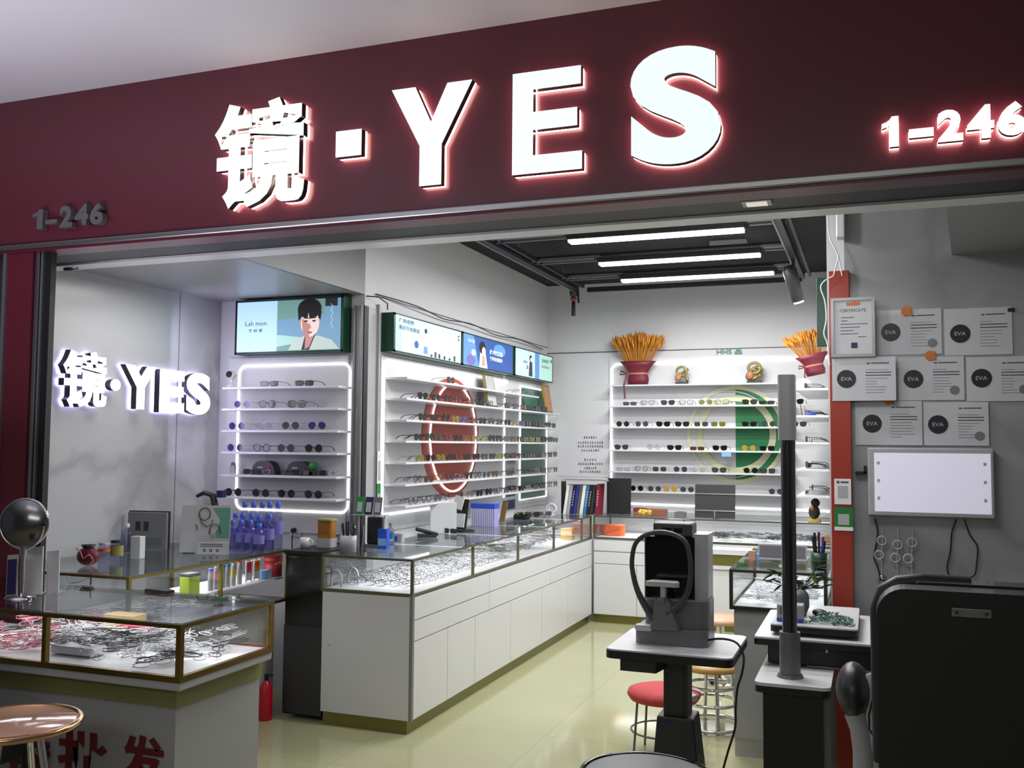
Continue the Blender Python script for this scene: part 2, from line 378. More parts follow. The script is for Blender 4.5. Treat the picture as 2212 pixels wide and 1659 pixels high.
for ch, xl, xr, xc, yt, yb, nm in (('1', 55, 77, 66, 449, 491, 'one'), ('-', 83, 108, 96, 470, 479, 'dash'), ('2', 114, 141, 128, 440, 487, 'two'), ('4', 147, 176, 162, 437, 482, 'four'), ('6', 180, 208, 194, 434, 481, 'six')):
    fas('sign_number', ch, xl, xr, xc, yt, yb, 'dull grey unlit %s of the unit number at the left of the fascia' % nm, F_UNLIT, F_UNLIT, None, .03, 0.003, .045, G)
xs = XL+.06
G = 'letters of the lit sign on the marble wall'
for nm, ch, xl, xr, xc, yt, yb, lb, bd in (('sign_character', '镜', 139, 234, 187, 758, 880, 'glowing white Chinese character on the grey marble wall', .028), ('sign_dot', '●', 240, 261, 250, 819, 844, 'small round glowing dot between the character and the Y on the marble wall', 0),
      ('sign_letter', 'Y', 272, 339, 304, 790, 884, 'glowing white letter Y on the grey marble wall', .05), ('sign_letter', 'E', 347, 400, 374, 800, 892, 'glowing white letter E on the grey marble wall', .05), ('sign_letter', 'S', 405, 456, 431, 806, 896, 'glowing white letter S on the grey marble wall', .05)):
    a = at(xl, yt, x=xs); b = at(xr, yt, x=xs); c0 = at(xc, yb, x=xs); c1 = at(xc, yt, x=xs)
    letter(nm, ch, (XL, a.y, c0.z), (0, 1, 0), (0, 0, 1), b.y-a.y, c1.z-c0.z, lb, 'sign letter', G, F_W, F_SIDE, F_GLOWV, .04, .02, bd)
area('sign_glow_light', (XL+.13, 4.55, 1.8), .2, .9, 2.6, (.70, .64, 1), (PI/2, 0, -.5))

# ================================================================== CEILING GRID AND LAMPS
for i, (x0, x1, yy) in enumerate(LAMPS):
    t = thing('linear_lamp', '%s linear lamp hanging under the black ceiling, %s' % ('bright white', ['added unseen behind the fascia beam', 'nearest the shop front', 'in the middle of the three', 'farthest back towards the rear wall'][i]), 'lamp', (0, 0, 0), 0, 'linear lamps on the black ceiling grid')
    MB().box(x0, x1, yy-.05, yy+.05, LAMPZ+.012, LAMPZ+.05, M_DARK).build('housing', t, .004)
    MB().box(x0+.01, x1-.01, yy-.042, yy+.042, LAMPZ-.004, LAMPZ+.012, M_TUBE).build('diffuser', t)
gx0, gx1, gy0, gy1, gz = -2.36, -.50, 4.3, 7.86, 2.78
t = thing('ceiling_grid', 'black suspended metal frame carrying the three linear lamps', 'ceiling frame')
for x in (gx0, gx1):
    b = MB(); b.box(x-.02, x+.02, gy0, gy1, gz+.04, gz+.09, M_BLACK).box(x-.03, x-.02, gy0, gy1, gz+.03, gz+.045, M_ALU).box(x+.05, x+.07, gy0, gy1, gz+.06, gz+.09, M_BLACK); b.build('side_beam', t)
MB().box(gx0+.1, gx1, gy1-.03, gy1, gz+.02, gz+.06, M_BLACK).build('rear_beam', t)
for i, (x0, x1, yy) in enumerate(LAMPS):
    b = MB()
    for dy in (-.05, .05): b.box(gx0+.02, x0-.02, yy+dy-.008, yy+dy+.008, gz+.06, gz+.075, M_ALU).box(x1+.02, gx1-.02, yy+dy-.008, yy+dy+.008, gz+.06, gz+.075, M_ALU)
    b.box(gx0+.02, gx1-.02, yy-.05, yy+.05, gz+.085, gz+.1, M_BLACK); b.build('cross_rail', t)
for x in (gx0, gx1):
    for y in (gy0+.2, gy1-.4, 6.4): MB().tube([(x, y, gz+.09), (x, y, ZC)], .006, M_ALU, 6).build('hanger_rod', t)
# vent between lamps, spotlight, air unit
c = at(1575, 538, z=2.95)
t = thing('ceiling_vent', 'small grey framed vent in the black ceiling behind the first linear lamp', 'vent', (c.x, c.y, 2.95))
MB().box(-.13, .13, -.09, .09, 0, .05, M_LGREY).build('vent_frame', t); MB().box(-.10, .10, -.06, .06, -.004, 0, M_GREY).build('vent_louvre', t)
c = at(1718, 585, z=2.7)
t = thing('track_spotlight', 'black cylindrical spotlight hanging at the right end of the ceiling grid', 'spotlight', (c.x-.03, 7.0, 2.55))
MB().lathe([(.001, -.14), (.045, -.13), (.05, .1), (.03, .13)], (0, 0, .1), M_DARK, 20, R=rotm(.3, -.25)).build('spot_body', t)
MB().lathe([(.001, -.146), (.035, -.145), (.036, -.13)], (0, 0, .1), mat('spot lens', (240, 240, 240), .3, emit=1.2), 20, R=rotm(.3, -.25)).build('spot_lens', t)
MB().tube([(0, 0, .2), (0, 0, .33)], .012, M_BLACK).build('stem', t)
c = at(1635, 442, z=2.345)
t = thing('downlight_plate', 'small lit square plate in the black beam above the shop opening', 'downlight', (c.x, c.y, 2.36))
MB().box(-.05, .05, -.04, .04, -.012, 0, M_LGREY).box(-.035, .035, -.028, .028, -.015, -.012, mat('warm plate light', (235, 225, 215), .5, emit=.6)).build('plate', t)
# white emergency box and cord at the top of the exam wall edge
c0 = at(1806, 513, y=4.8); c1 = at(1824, 458, y=4.8)
o = MB().box(c0.x, c1.x, 4.80, 4.879, c0.z, c1.z+.1, M_WHITE).build('wall_box', bevel=.006); tag(o, 'white plastic box high on the edge of the exam corner wall', 'box')
pts = [(1787, 458), (1790, 500), (1795, 520), (1805, 540), (1811, 556), (1806, 575), (1801, 594)]
o = MB().tube(sp([at(a, b, y=4.80) for a, b in pts]), .0035, M_WHITEP, 6).tube([at(a, b, y=4.80) for a, b in ((1811, 552), (1815, 572), (1819, 596))], .003, M_WHITEP, 6).build('hanging_string'); tag(o, 'white cord hanging from the ceiling with a bow above the orange panel', 'cord')
pts = [(1801, 596), (1781, 607), (1773, 622), (1782, 650), (1785, 690), (1780, 720), (1788, 745), (1792, 790)]
o = MB().tube(sp([at(a, b, y=4.80) for a, b in pts]), .0035, M_WHITEP, 6).build('hanging_string'); tag(o, 'white cord wandering down in front of the dark green board', 'cord')
c0 = at(1766, 750, y=5.05); c1 = at(1793, 601, y=5.05)
o = MB().box(c0.x, c1.x+.03, 5.02, 5.05, c0.z, c1.z, M_GREEN).build('green_board', bevel=.003); tag(o, 'dark green board hanging behind the edge of the exam wall', 'board')
# tassel ornament
c = at(1239, 618, y=7.9)
t = thing('hanging_tassel', 'small dark tassel charm with a red bead hanging from the ceiling frame', 'ornament', (c.x, 7.9, c.z))
MB().tube([(0, 0, .22), (0, 0, 0)], .003, M_BLACK, 6).build('string', t)
MB().lathe([(.001, -.10), (.03, -.09), (.038, -.05), (.02, -.01), (.004, 0)], (0, 0, 0), M_DARK, 14).build('bell', t)
MB().ball((0, 0, -.115), .03, .03, .018, M_RED).build('bead', t)
MB().lathe([(.018, -.26), (.016, -.14), (.006, -.12)], (0, 0, 0), M_BLACK, 12).tube([(.04, 0, -.02), (.045, 0, -.15)], .009, M_BLACK, 6).build('fringe', t)
# ================================================================== EYEGLASSES
def outline(style, n=20):
    out = []
    for k in range(n):
        a = 2*PI*k/n; c, s = math.cos(a), math.sin(a)
        if style == 'round': p = (.0235*c, .0225*s)
        elif style == 'aviator': p = (.027*c*(1+.12*s), .0235*s-.002*c)
        elif style == 'square': p = (.026*math.copysign(abs(c)**.55, c)*(1+.06*s), .0205*math.copysign(abs(s)**.6, s))
        elif style == 'wayfarer': p = (.0265*math.copysign(abs(c)**.65, c)*(1+.16*s), .021*math.copysign(abs(s)**.75, s)+.003*c*(s > 0))
        else: p = (.028*math.copysign(abs(c)**.5, c), .0145*math.copysign(abs(s)**.6, s))
        out.append(p)
    return out
def mirror(pts): return [(-x, z) for x, z in pts][::-1]
GH = {'round': .0255, 'aviator': .028, 'square': .0235, 'wayfarer': .024, 'narrow': .0175}
MESHC = {}
def glasses_meshes(style, fm, lm, thick=.0016, fold=False, low=False):
    key = (style, fm.name, lm.name if lm else '', thick, fold, low)
    if key in MESHC: return MESHC[key]
    n = 12 if low else 18; pts = outline(style, n); h = GH[style]; cx = .034
    fr = MB()
    for s in (1, -1):
        q = pts if s == 1 else mirror(pts)
        fr.tube([(s*cx+x, 0, h+z) for x, z in q], thick, fm, 4 if low else 5, closed=True)
    fr.tube([(-.0095, 0, h+.006), (-.004, -.001, h+.0095), (.004, -.001, h+.0095), (.0095, 0, h+.006)], thick*.9, fm, 4 if low else 5)
    for s in (1, -1): fr.tube([(s*.060, 0, h+.010), (s*.0665, .001, h+.012), (s*.069, .006, h+.012)], thick*1.1, fm, 4)
    d = {'frame': fr.mesh('front_frame')}
    if lm:
        for s, k in ((1, 'lens_r'), (-1, 'lens_l')):
            q = [(x*.97, z*.97) for x, z in (pts if s == 1 else mirror(pts))]
            b = MB(); b.plate((s*cx, .0005, h), (1, 0, 0), (0, 0, 1), q, .0012, lm); d[k] = b.mesh('lens')
    for s, k in ((1, 'temple_r'), (-1, 'temple_l')):
        b = MB(); t = thick*.9
        if fold:
            y = .006 if s == 1 else .011
            b.tube([(s*.069, y, h+.011), (0, y+.001, h+.006), (-s*.045, y+.002, h+.002), (-s*.060, y+.003, h-.006)], t, fm, 4)
        else:
            b.tube([(s*.069, .006, h+.012), (s*.0685, .05, h+.011), (s*.067, .095, h+.009), (s*.066, .118, h-.003), (s*.065, .130, h-.015)], [t, t, t, t*1.5, t*1.2], fm, 4 if low else 5)
        d[k] = b.mesh('temple')
    MESHC[key] = d; return d
GCOUNT = 0
def put_glasses(d, loc, rot, label, cat, group, name, parts=True):
    o = bpy.data.objects.new(name, d['frame']); COL.objects.link(o); o.location = loc; o.rotation_euler = rot
    tag(o, label, cat, group)
    if parts:
        for k in ('lens_l', 'lens_r', 'temple_l', 'temple_r'):
            if k in d:
                c = bpy.data.objects.new(k.split('_')[0], d[k]); COL.objects.link(c); c.parent = o
    return o
L_BLK = mat('black lens', (20, 20, 22), .12, spec=.7); L_GRY = mat('smoke lens', (60, 60, 66), .1, spec=.7); L_BLU = mat('indigo lens', (48, 44, 104), .1, spec=.7)
L_OLV = mat('olive lens', (96, 100, 42), .12, spec=.7); L_AMB = mat('amber lens', (176, 130, 52), .15); L_CLR = glass('clear lens', (240, 240, 242), .05); L_BRN = mat('brown lens', (84, 50, 36), .12, spec=.7)
F_BLK = mat('black frame', (18, 18, 19), .3); F_SIL = mat('silver frame', (176, 176, 178), .25, .9); F_GLD = mat('gold frame', (176, 152, 84), .3, .9); F_TOR = mat('tortoise frame', (70, 44, 28), .3, noise=.4, nscale=120)
F_CLEAR = mat('pale crystal frame', (196, 196, 200), .2); F_PNK = mat('pink frame', (208, 120, 138), .3); F_GUN = mat('gunmetal frame', (70, 70, 74), .3, .7); F_ROSE = mat('crimson frame', (160, 44, 70), .3)
KINDS = {'black': (F_BLK, L_BLK, .0022), 'grey': (F_BLK, L_GRY, .0016), 'indigo': (F_SIL, L_BLU, .0012), 'silver': (F_SIL, L_GRY, .0012), 'olive': (F_GLD, L_OLV, .0013), 'amber': (F_GLD, L_AMB, .0018),
         'brown': (F_TOR, L_BRN, .0022), 'clear': (F_BLK, L_CLR, .0018), 'clear silver': (F_SIL, L_CLR, .0012), 'clear gold': (F_GLD, L_CLR, .0014)}
DESC = {'black': 'black framed dark sunglasses', 'grey': 'black framed smoke grey sunglasses', 'indigo': 'silver framed sunglasses with indigo lenses', 'silver': 'thin silver sunglasses with grey lenses', 'olive': 'gold framed olive sunglasses', 'amber': 'gold framed amber lensed glasses',
        'brown': 'brown tortoise sunglasses', 'clear': 'black framed clear spectacles', 'clear silver': 'thin silver clear spectacles', 'clear gold': 'thin gold clear spectacles'}
def shelf_glasses(row, where, group, fn, count_from='left'):
    """row: list of (u, style, kind, extra_rot) ; fn(u) -> loc, rz"""
    n = len(row)
    for i, (u, st, kd, er) in enumerate(row):
        fm, lm, th = KINDS[kd]; d = glasses_meshes(st, fm, lm, th)
        loc, rz = fn(u)
        pos = (ORD[i]+' from '+count_from) if i < 20 else 'near the end'
        put_glasses(d, loc, (0, 0, rz+(er or 0)), '%s, %s, %s' % (DESC[kd], pos, where), 'sunglasses' if 'clear' not in kd else 'spectacles', group, 'sunglasses' if 'clear' not in kd else 'spectacles')
R5 = ['round', 'wayfarer', 'square', 'aviator', 'narrow']

def rounded_path(O, U, V, w, h, r, n=5):
    O = Vector(O); U = Vector(U); V = Vector(V); pts = []
    for cx, cy, a0 in ((w-r, h-r, 0), (r, h-r, 90), (r, r, 180), (w-r, r, 270)):
        for k in range(n+1):
            a = math.radians(a0+90*k/n); pts.append(O+U*(cx+r*math.cos(a))+V*(cy+r*math.sin(a)))
    return pts

# ------------------------------------------------------------------ niche unit (faces the shop front)
yn = YP-.02
t = thing('display_wall_unit', 'white wall panel with a rounded glowing frame, under the portrait light box', 'display panel')
MB().box(-3.84, -2.965, yn, YP, .95, 2.03, M_WALL).build('back_panel', t)
a = at(518, 791, y=yn); b = at(752, 1108, y=yn)
MB().tube(rounded_path((a.x, yn-.004, b.z), (1, 0, 0), (0, 0, 1), b.x-a.x, a.z-b.z, .05), .0075, M_LED, 6, closed=True).build('glowing_frame', t)
NZ = [at(600, 600+v/2.963, y=4.97).z for v in (698, 836, 976, 1116, 1264, 1405)]
nx0, nx1 = at(486, 900, y=4.96).x, at(736, 900, y=4.96).x
for k, z in enumerate(NZ): tag(MB().box(nx0, nx1, 4.925, yn, z-.014, z, M_WHITE).build('display_shelf', bevel=.002), 'white glasses shelf, %s from the top under the portrait light box' % ORD[k], 'shelf', 'shelves under the portrait light box')
NU = 'of the panel under the portrait light box'
def nf(u): return (at(u, 900, y=4.94).x, 4.936, ZN), 0
rows = [[(581, 'narrow', 'grey', None), (657, 'narrow', 'black', None)],
        [(523, 'round', 'indigo', None), (578, 'round', 'grey', None), (642, 'wayfarer', 'grey', None), (686, 'square', 'clear silver', 1.2)],
        [(513, 'round', 'indigo', None), (570, 'aviator', 'silver', None), (629, 'aviator', 'silver', None), (686, 'aviator', 'indigo', None)],
        [(511, 'round', 'indigo', None), (568, 'round', 'black', None), (620, 'round', 'grey', None), (680, 'round', 'black', None)],
        [],
        [(509, 'round', 'black', None), (568, 'round', 'black', None), (623, 'round', 'black', None), (681, 'round', 'black', None)]]
for k, r in enumerate(rows):
    ZN = NZ[k]
    shelf_glasses(r, '%s shelf under the portrait box' % ORD[k], 'sunglasses on the niche panel', nf)
# webcam at the left of the top shelf
c = at(500, 835, y=5.0)
t = thing('security_camera', 'small white camera with a black face at the left of the top niche shelf', 'camera', (c.x, 5.0, NZ[0]+.004))
MB().lathe([(.03, 0), (.028, .012), (.01, .02), (.01, .05)], (0, 0, 0), M_WHITE, 16).build('stand', t)
MB().lathe([(.001, -.03), (.022, -.028), (.03, 0), (.022, .028), (.001, .03)], (0, 0, .075), M_WHITE, 18, R=rotm(PI/2)).build('housing', t)
MB().lathe([(.022, 0), (.02, .006)], (0, -.026, .078), M_BLACKG, 18, R=rotm(PI/2)).build('lens', t)
# hard cases on fifth shelf
for i, (u, lab) in enumerate(((572, 'grey hard spectacle case, left one on the fifth niche shelf'), (647, 'grey hard spectacle case, right one beside the green sticker on the fifth niche shelf'))):
    c = at(u, 1012, y=5.02)
    t = thing('spectacle_case', lab, 'spectacle case', (c.x, 5.03, NZ[4]), 0, 'hard spectacle cases')
    pf = [(-.088, 0)]+[(.088*math.cos(a) if False else -.088+.176*q, .085*(1-abs(2*q-1)**3.2)**.6) for q, a in [(j/12, 0) for j in range(1, 12)]]+[(.088, 0)]
    MB().plate((0, .03, 0), (1, 0, 0), (0, 0, 1), pf, .06, mat('charcoal case', (66, 68, 70), .4)).build('case_shell', t, .01)
    MB().box(.04, .05, -.034, -.03, .02, .05, M_RED).box(.055, .06, -.034, -.03, .015, .045, M_RED).build('red_stripe', t)
    b = MB(); b.box(-.04, .0, -.032, -.0305, .04, .05, M_LGREY); b.build('emblem', t)
c = at(683, 1008, y=5.0)
o = MB().lathe([(.001, -.006), (.028, -.005), (.028, .005), (.001, .006)], (0, 0, .028), M_GREEN2, 18, R=rotm(PI/2)).build('round_tag', loc=(c.x, 4.965, NZ[4]+.03)); tag(o, 'round green tag against the right hand spectacle case', 'tag')
for i, (u, kd) in enumerate(((545, 'black'), (570, 'clear silver'), (630, 'clear'), (655, 'grey'), (690, 'black'), (710, 'clear silver'))):
    fm, lm, th = KINDS[kd]
    put_glasses(glasses_meshes('narrow', fm, lm, th, fold=True), (at(u, 1020, y=4.97).x, 4.955, NZ[4]+.002), (-.2, 0, random.uniform(-.4, .4)), '%s before the grey cases, %s from left' % (DESC[kd], ORD[i]), 'sunglasses' if 'clear' not in kd else 'spectacles', 'folded glasses on the fifth niche shelf', 'sunglasses' if 'clear' not in kd else 'spectacles')
c = at(503, 1020, y=5.0)
o = MB().rbox(-.02, .02, -.008, .008, 0, .05, M_LGREY, .006).ball((0, 0, .055), .016, .008, .016, M_GREY).build('card_clip', loc=(c.x, 5.0, NZ[4]+.004)); tag(o, 'little grey card clip at the left of the fifth niche shelf', 'clip')

# ------------------------------------------------------------------ portrait light box (a plain generic portrait)
P_SKY = mat('poster pale blue', (176, 205, 228), .4, emit=.8, ergb=(166, 206, 238)); P_TEAL = mat('poster teal', (110, 150, 140), .4, emit=.65); P_WATER = mat('poster water blue', (110, 150, 175), .4, emit=.7)
P_SKIN = mat('poster skin', (224, 196, 186), .4, emit=.75); P_SKIN2 = mat('poster skin shade', (196, 140, 132), .4, emit=.45); P_HAIR = mat('poster hair', (26, 22, 24), .5, emit=.02); P_COAT = mat('poster coat', (176, 190, 182), .4, emit=.7)
P_LIP = mat('poster lips', (180, 80, 90), .4, emit=.4); P_WHT = mat('poster white', (225, 232, 236), .4, emit=.6); P_MINT = mat('poster mint', (160, 200, 190), .4, emit=.7); P_DBLUE = mat('poster deep blue', (44, 82, 150), .4, emit=.45); P_MBLUE = mat('poster mid blue', (92, 140, 196), .4, emit=.5)
P_INK = mat('poster ink', (60, 66, 72), .5); P_VIO = mat('poster violet', (110, 100, 170), .4, emit=.4); P_CLAY = mat('poster clay', (150, 110, 100), .4, emit=.35)
bz0, bz1 = 2.045, 2.385; fy = 5.0; bx0, bx1 = at(508, 700, y=fy).x, at(741, 700, y=fy).x
t = thing('portrait_light_box', 'lit light box with a portrait of a dark haired young man, above the niche panel', 'light box', (bx0, fy, bz0), 0, 'lit advertising boxes')
bw, bh = bx1-bx0, bz1-bz0
MB().box(0, bw, .004, YP-.001-fy, 0, bh, M_GREEN).build('casing', t)
fr = MB(); fr.box(0, bw, 0, .004, 0, .012, M_GREEN).box(0, bw, 0, .004, bh-.012, bh, M_GREEN).box(0, .012, 0, .004, 0, bh, M_BLACK).box(bw-.012, bw, 0, .004, 0, bh, M_GREEN); fr.build('frame_edge', t)
MB().box(.25, bw+.02, .02, .06, bh, bh+.022, M_BLACK).build('top_cover', t)
def flat(mb, pts, m, lift, w=None, h=None):
    mb.add([(x*bw, -lift, y*bh) for x, y in pts], [tuple(range(len(pts)))], m)
def ell(cx, cy, rx, ry, n=20, a0=0, a1=360): return [(cx+rx*math.cos(math.radians(a0+(a1-a0)*k/n)), cy+ry*math.sin(math.radians(a0+(a1-a0)*k/n))) for k in range(n if a1-a0 == 360 else n+1)]
b = MB()
flat(b, [(.02, .04), (.4, .04), (.4, .96), (.02, .96)], P_SKY, .0005)
flat(b, [(.4, .04), (.98, .04), (.98, .96), (.4, .96)], P_TEAL, .0005)
flat(b, [(.4, .3), (.98, .26), (.98, .72), (.4, .6)], P_WATER, .001)
flat(b, [(.4, .12), (.66, .2), (.62, .28), (.4, .34)], P_MINT, .0012)
flat(b, [(.82, .04), (.98, .04), (.98, .96), (.84, .96)], P_WATER, .0011); flat(b, [(.84, .82), (.95, .82), (.95, .96), (.84, .96)], P_INK, .0013)
flat(b, [(.51, .05), (.56, .25), (.66, .3), (.78, .3), (.9, .22), (.97, .05)], P_COAT, .0015)
flat(b, [(.63, .05), (.66, .3), (.76, .34), (.7, .05)], P_INK, .0018); flat(b, [(.66, .06), (.665, .34), (.75, .34), (.7, .1)], P_SKIN2, .002)
flat(b, ell(.705, .53, .085, .25), P_SKIN, .0024); flat(b, ell(.618, .53, .014, .06, 10), P_SKIN2, .0023)
flat(b, [(.64, .36), (.67, .3), (.7, .28), (.7, .5), (.63, .62)], P_SKIN2, .0026)
b.build('poster_picture', t)
h_ = MB(); flat(h_, ell(.70, .79, .108, .185), P_HAIR, .003); flat(h_, [(.592, .8), (.60, .58), (.622, .62), (.64, .74)], P_HAIR, .0031); flat(h_, [(.81, .74), (.8, .58), (.78, .62), (.775, .7)], P_HAIR, .0031); flat(h_, [(.685, .62), (.69, .72), (.70, .62)], P_SKIN, .0034)
h_.build('picture_hair', t)
h_ = MB()
for x in (.668, .742): flat(h_, ell(x, .565, .018, .018, 10), P_INK, .0032); flat(h_, [(x-.024, .61), (x+.024, .612), (x+.022, .626), (x-.022, .622)], P_HAIR, .0032)
flat(h_, ell(.707, .36, .022, .018, 10), P_LIP, .0032); flat(h_, [(.70, .55), (.718, .43), (.695, .43)], P_SKIN2, .0031)
h_.build('picture_face_features', t)
h_ = MB(); text_on(h_, 'Lah mon', (.1*bw, 0, .52*bh), (1, 0, 0), (0, 0, 1), .2*bw, .085*bh, P_INK, .001, 0); text_on(h_, '莱 柏 蒙', (.13*bw, 0, .40*bh), (1, 0, 0), (0, 0, 1), .135*bw, .06*bh, P_INK, .001, .01)
h_.tube([((.9+.012*math.sin(k*2.1))*bw, -.0022, (.42+k*.04)*bh) for k in range(12)], .0014, P_WHT, 4); h_.build('picture_lettering', t)

# ------------------------------------------------------------------ left wall light boxes
fx = XW+.09
def wall_poster(name, y0, y1, z0, z1, label, draw):
    t = thing(name, label, 'light box', (fx, y0, z0), 0, 'lit advertising boxes'); w = y1-y0; h = z1-z0
    MB().box(-.088, -.004, 0, w, 0, h, M_GREEN).build('casing', t)
    e = .014; fr = MB(); fr.box(-.004, 0, 0, w, 0, e, M_GREEN).box(-.004, 0, 0, w, h-e, h, M_GREEN).box(-.004, 0, 0, e*2, 0, h, M_GREEN).box(-.004, 0, w-e, w, 0, h, M_GREEN); fr.build('frame_edge', t)
    b = MB(); l = MB()
    def fl(pts, m, lift): b.add([(lift, x*w, y*h) for x, y in pts], [tuple(range(len(pts)))], m)
    def tx(s, x, y, ww, hh, m, bold=0): text_on(l, s, (0, x*w, y*h), (0, 1, 0), (0, 0, 1), ww*w, hh*h, m, .002, bold)
    draw(fl, tx); b.build('poster_picture', t); l.build('picture_lettering', t)
ya = at(851, 700, x=fx).y; yb_ = at(998, 740, x=fx).y; yc_ = at(1112, 780, x=fx).y; yd_ = at(1194, 800, x=fx).y
lz1 = at(851, 674, x=fx).z; lz0 = at(851, 759, x=fx).z
def d1(fl, tx):
    fl([(.02, .04), (.98, .04), (.98, .96), (.02, .96)], P_SKY, .0004); fl([(.02, .04), (.1, .04), (.1, .96), (.02, .96)], P_MINT, .0006)
    fl([(.4, .1), (.46, .1), (.45, .5), (.41, .5)], P_MBLUE, .001); fl(ell(.43, .62, .022, .09), P_SKIN, .0012); fl([(.405, .3), (.455, .3), (.45, .56), (.41, .56)], P_WHT, .0011); fl(ell(.43, .72, .02, .07), P_HAIR, .0013)
    fl(ell(.3, .3, .03, .1), P_DBLUE, .001)
    for k, x in enumerate((.5, .56, .62, .7, .78, .86)): fl([(x, .05), (x+.03, .05), (x+.03, .12+.03*((k*7) % 4)), (x, .12+.03*((k*7) % 4))], P_INK, .001)
    fl([(.93, .78), (.95, .78), (.95, .84), (.93, .84)], P_INK, .001); fl([(.93, .68), (.95, .68), (.95, .74), (.93, .74)], P_INK, .001)
    tx('广角视野', .06, .78, .2, .12, P_INK, .01); tx('美好尽收眼底', .06, .6, .28, .12, P_INK, .01)
def d2(fl, tx):
    fl([(.02, .04), (.98, .04), (.98, .96), (.02, .96)], P_DBLUE, .0004); fl([(.02, .04), (.3, .04), (.2, .96), (.02, .96)], P_MBLUE, .0006)
    fl([(.3, .04), (.46, .04), (.42, .5), (.32, .5)], P_WHT, .001); fl(ell(.36, .66, .06, .2), P_HAIR, .0012); fl(ell(.385, .55, .035, .14), P_SKIN, .0014); fl([(.35, .1), (.42, .1), (.4, .44), (.36, .44)], P_SKIN2, .0013)
    fl(ell(.2, .45, .04, .1), P_SKY, .001); fl(ell(.7, .7, .12, .2), P_MBLUE, .0008); fl(ell(.15, .2, .08, .16), P_VIO, .0008)
    tx('趣味离焦', .5, .52, .26, .15, P_WHT, .02); tx('管理近视镜片', .5, .32, .26, .13, P_WHT, .02); tx('EASE', .1, .74, .12, .1, P_WHT)
def d3(fl, tx):
    fl([(.02, .04), (.98, .04), (.98, .96), (.02, .96)], P_SKY, .0004); fl([(.62, .04), (.98, .04), (.98, .96), (.62, .96)], P_MINT, .0006); fl([(.5, .04), (.62, .04), (.62, .96), (.5, .96)], P_MBLUE, .0006)
    fl([(.34, .08), (.44, .08), (.43, .6), (.36, .6)], P_INK, .001); fl(ell(.39, .72, .035, .11), P_HAIR, .0012); fl(ell(.4, .69, .02, .07), P_SKIN, .0013); fl([(.28, .3), (.34, .34), (.3, .5)], P_CLAY, .001)
    fl([(.93, .74), (.96, .74), (.96, .86), (.93, .86)], P_INK, .001)
    tx('全新视界', .68, .68, .2, .14, P_INK, .01); tx('渐进镜片', .68, .48, .22, .1, P_INK, 0); tx('清晰', .2, .5, .1, .1, P_DBLUE, .01)
wall_poster('wall_light_box', ya, yb_, lz0, lz1, 'pale blue lit light box nearest the front on the left shelf wall', d1)
wall_poster('wall_light_box', yb_+.005, yc_-.03, lz0, lz1, 'deep blue lit light box in the middle of the left shelf wall', d2)
wall_poster('wall_light_box', yc_, min(yd_, YB-.02), lz0, lz1, 'pale blue and mint lit light box at the far end of the left shelf wall', d3)
o = MB().tube(sp([(XW+.01, 5.22, 2.42), (XW+.05, 5.7, 2.41), (XW+.03, 6.2, 2.385), (XW+.06, 6.6, 2.40), (XW+.03, 7.2, 2.38), (XW+.05, 7.7, 2.395), (XW+.02, 8.4, 2.38)]), .004, M_BLACK, 6).build('black_cable'); tag(o, 'thin black cable running above the light boxes on the left shelf wall', 'cable')
o = MB().tube([(XW+.01, 5.1, 2.39), (XW+.06, 5.16, 2.39), (XW+.08, 5.24, 2.36), (XW+.06, 5.28, 2.33)], .004, M_BLACK, 6).build('black_cable'); tag(o, 'short black cable curling over the corner post right of the portrait light box', 'cable')

# ------------------------------------------------------------------ left shelf wall
t = thing('shelf_wall_unit', 'long white shelf wall on the left with a red circle and a green panel', 'display panel')
px = XW+.012
MB().box(XW, px, 5.30, 8.58, .95, 2.045, M_WALL).build('back_panel', t)
b = MB(); zt = 2.02; zb = at(815, 1110, x=px).z
b.tube([(px+.006, 7.50, zt), (px+.006, 5.38, zt), (px+.006, 5.325, zt-.05), (px+.006, 5.325, zb)], .008, M_LED, 6); b.build('glowing_edge', t)
yy1 = at(1088, 950, x=px).y; yg0 = at(1122, 950, x=px).y; yg1 = at(1179, 950, x=px).y
MB().tube([(px+.006, yy1, 1.88), (px+.006, yy1, 1.06)], .007, M_LED, 6).build('glowing_edge', t)
MB().tube([(px+.006, yg1, 2.0), (px+.006, yg0, 2.0), (px+.006, yg0, 1.02), (px+.006, yg1, 1.02), (px+.006, yg1, 1.78)], .008, M_LED, 6).build('glowing_edge', t)
MB().box(px, px+.003, yg0, yg1, 1.02, 2.0, mat('teal green panel', (60, 116, 96), .35)).build('green_panel', t)
cyc, czc = 6.38, 1.545
MB().plate((px+.001, cyc, czc), (0, 1, 0), (0, 0, 1), ell(0, 0, .50, .43, 48), .004, mat('brick red panel', (172, 66, 50), .35)).build('red_circle', t)
MB().tube([(px+.010, cyc+.03+x, czc+z) for x, z in ell(0, 0, .41, .39, 48)], .007, M_LED, 6, closed=True).build('glowing_ring', t)
MB().tube([(px+.006, 5.33, zb-.01), (px+.006, 6.1, zb-.01)], .008, M_LED, 6).build('glowing_edge', t)
LZ = [at(881, 640+v/3.457, x=XW+.17).z for v in (600, 757, 920, 1078, 1240, 1405, 1565)]
SW = .15
for k, z in enumerate(LZ):
    y1 = 8.5 if k else 7.9
    tag(MB().box(px, px+SW, 5.36, y1, z-.014, z, M_WHITE).build('display_shelf', bevel=.002), 'long white glasses shelf on the left wall, %s from the top' % ORD[k], 'shelf', 'shelves of the left wall')
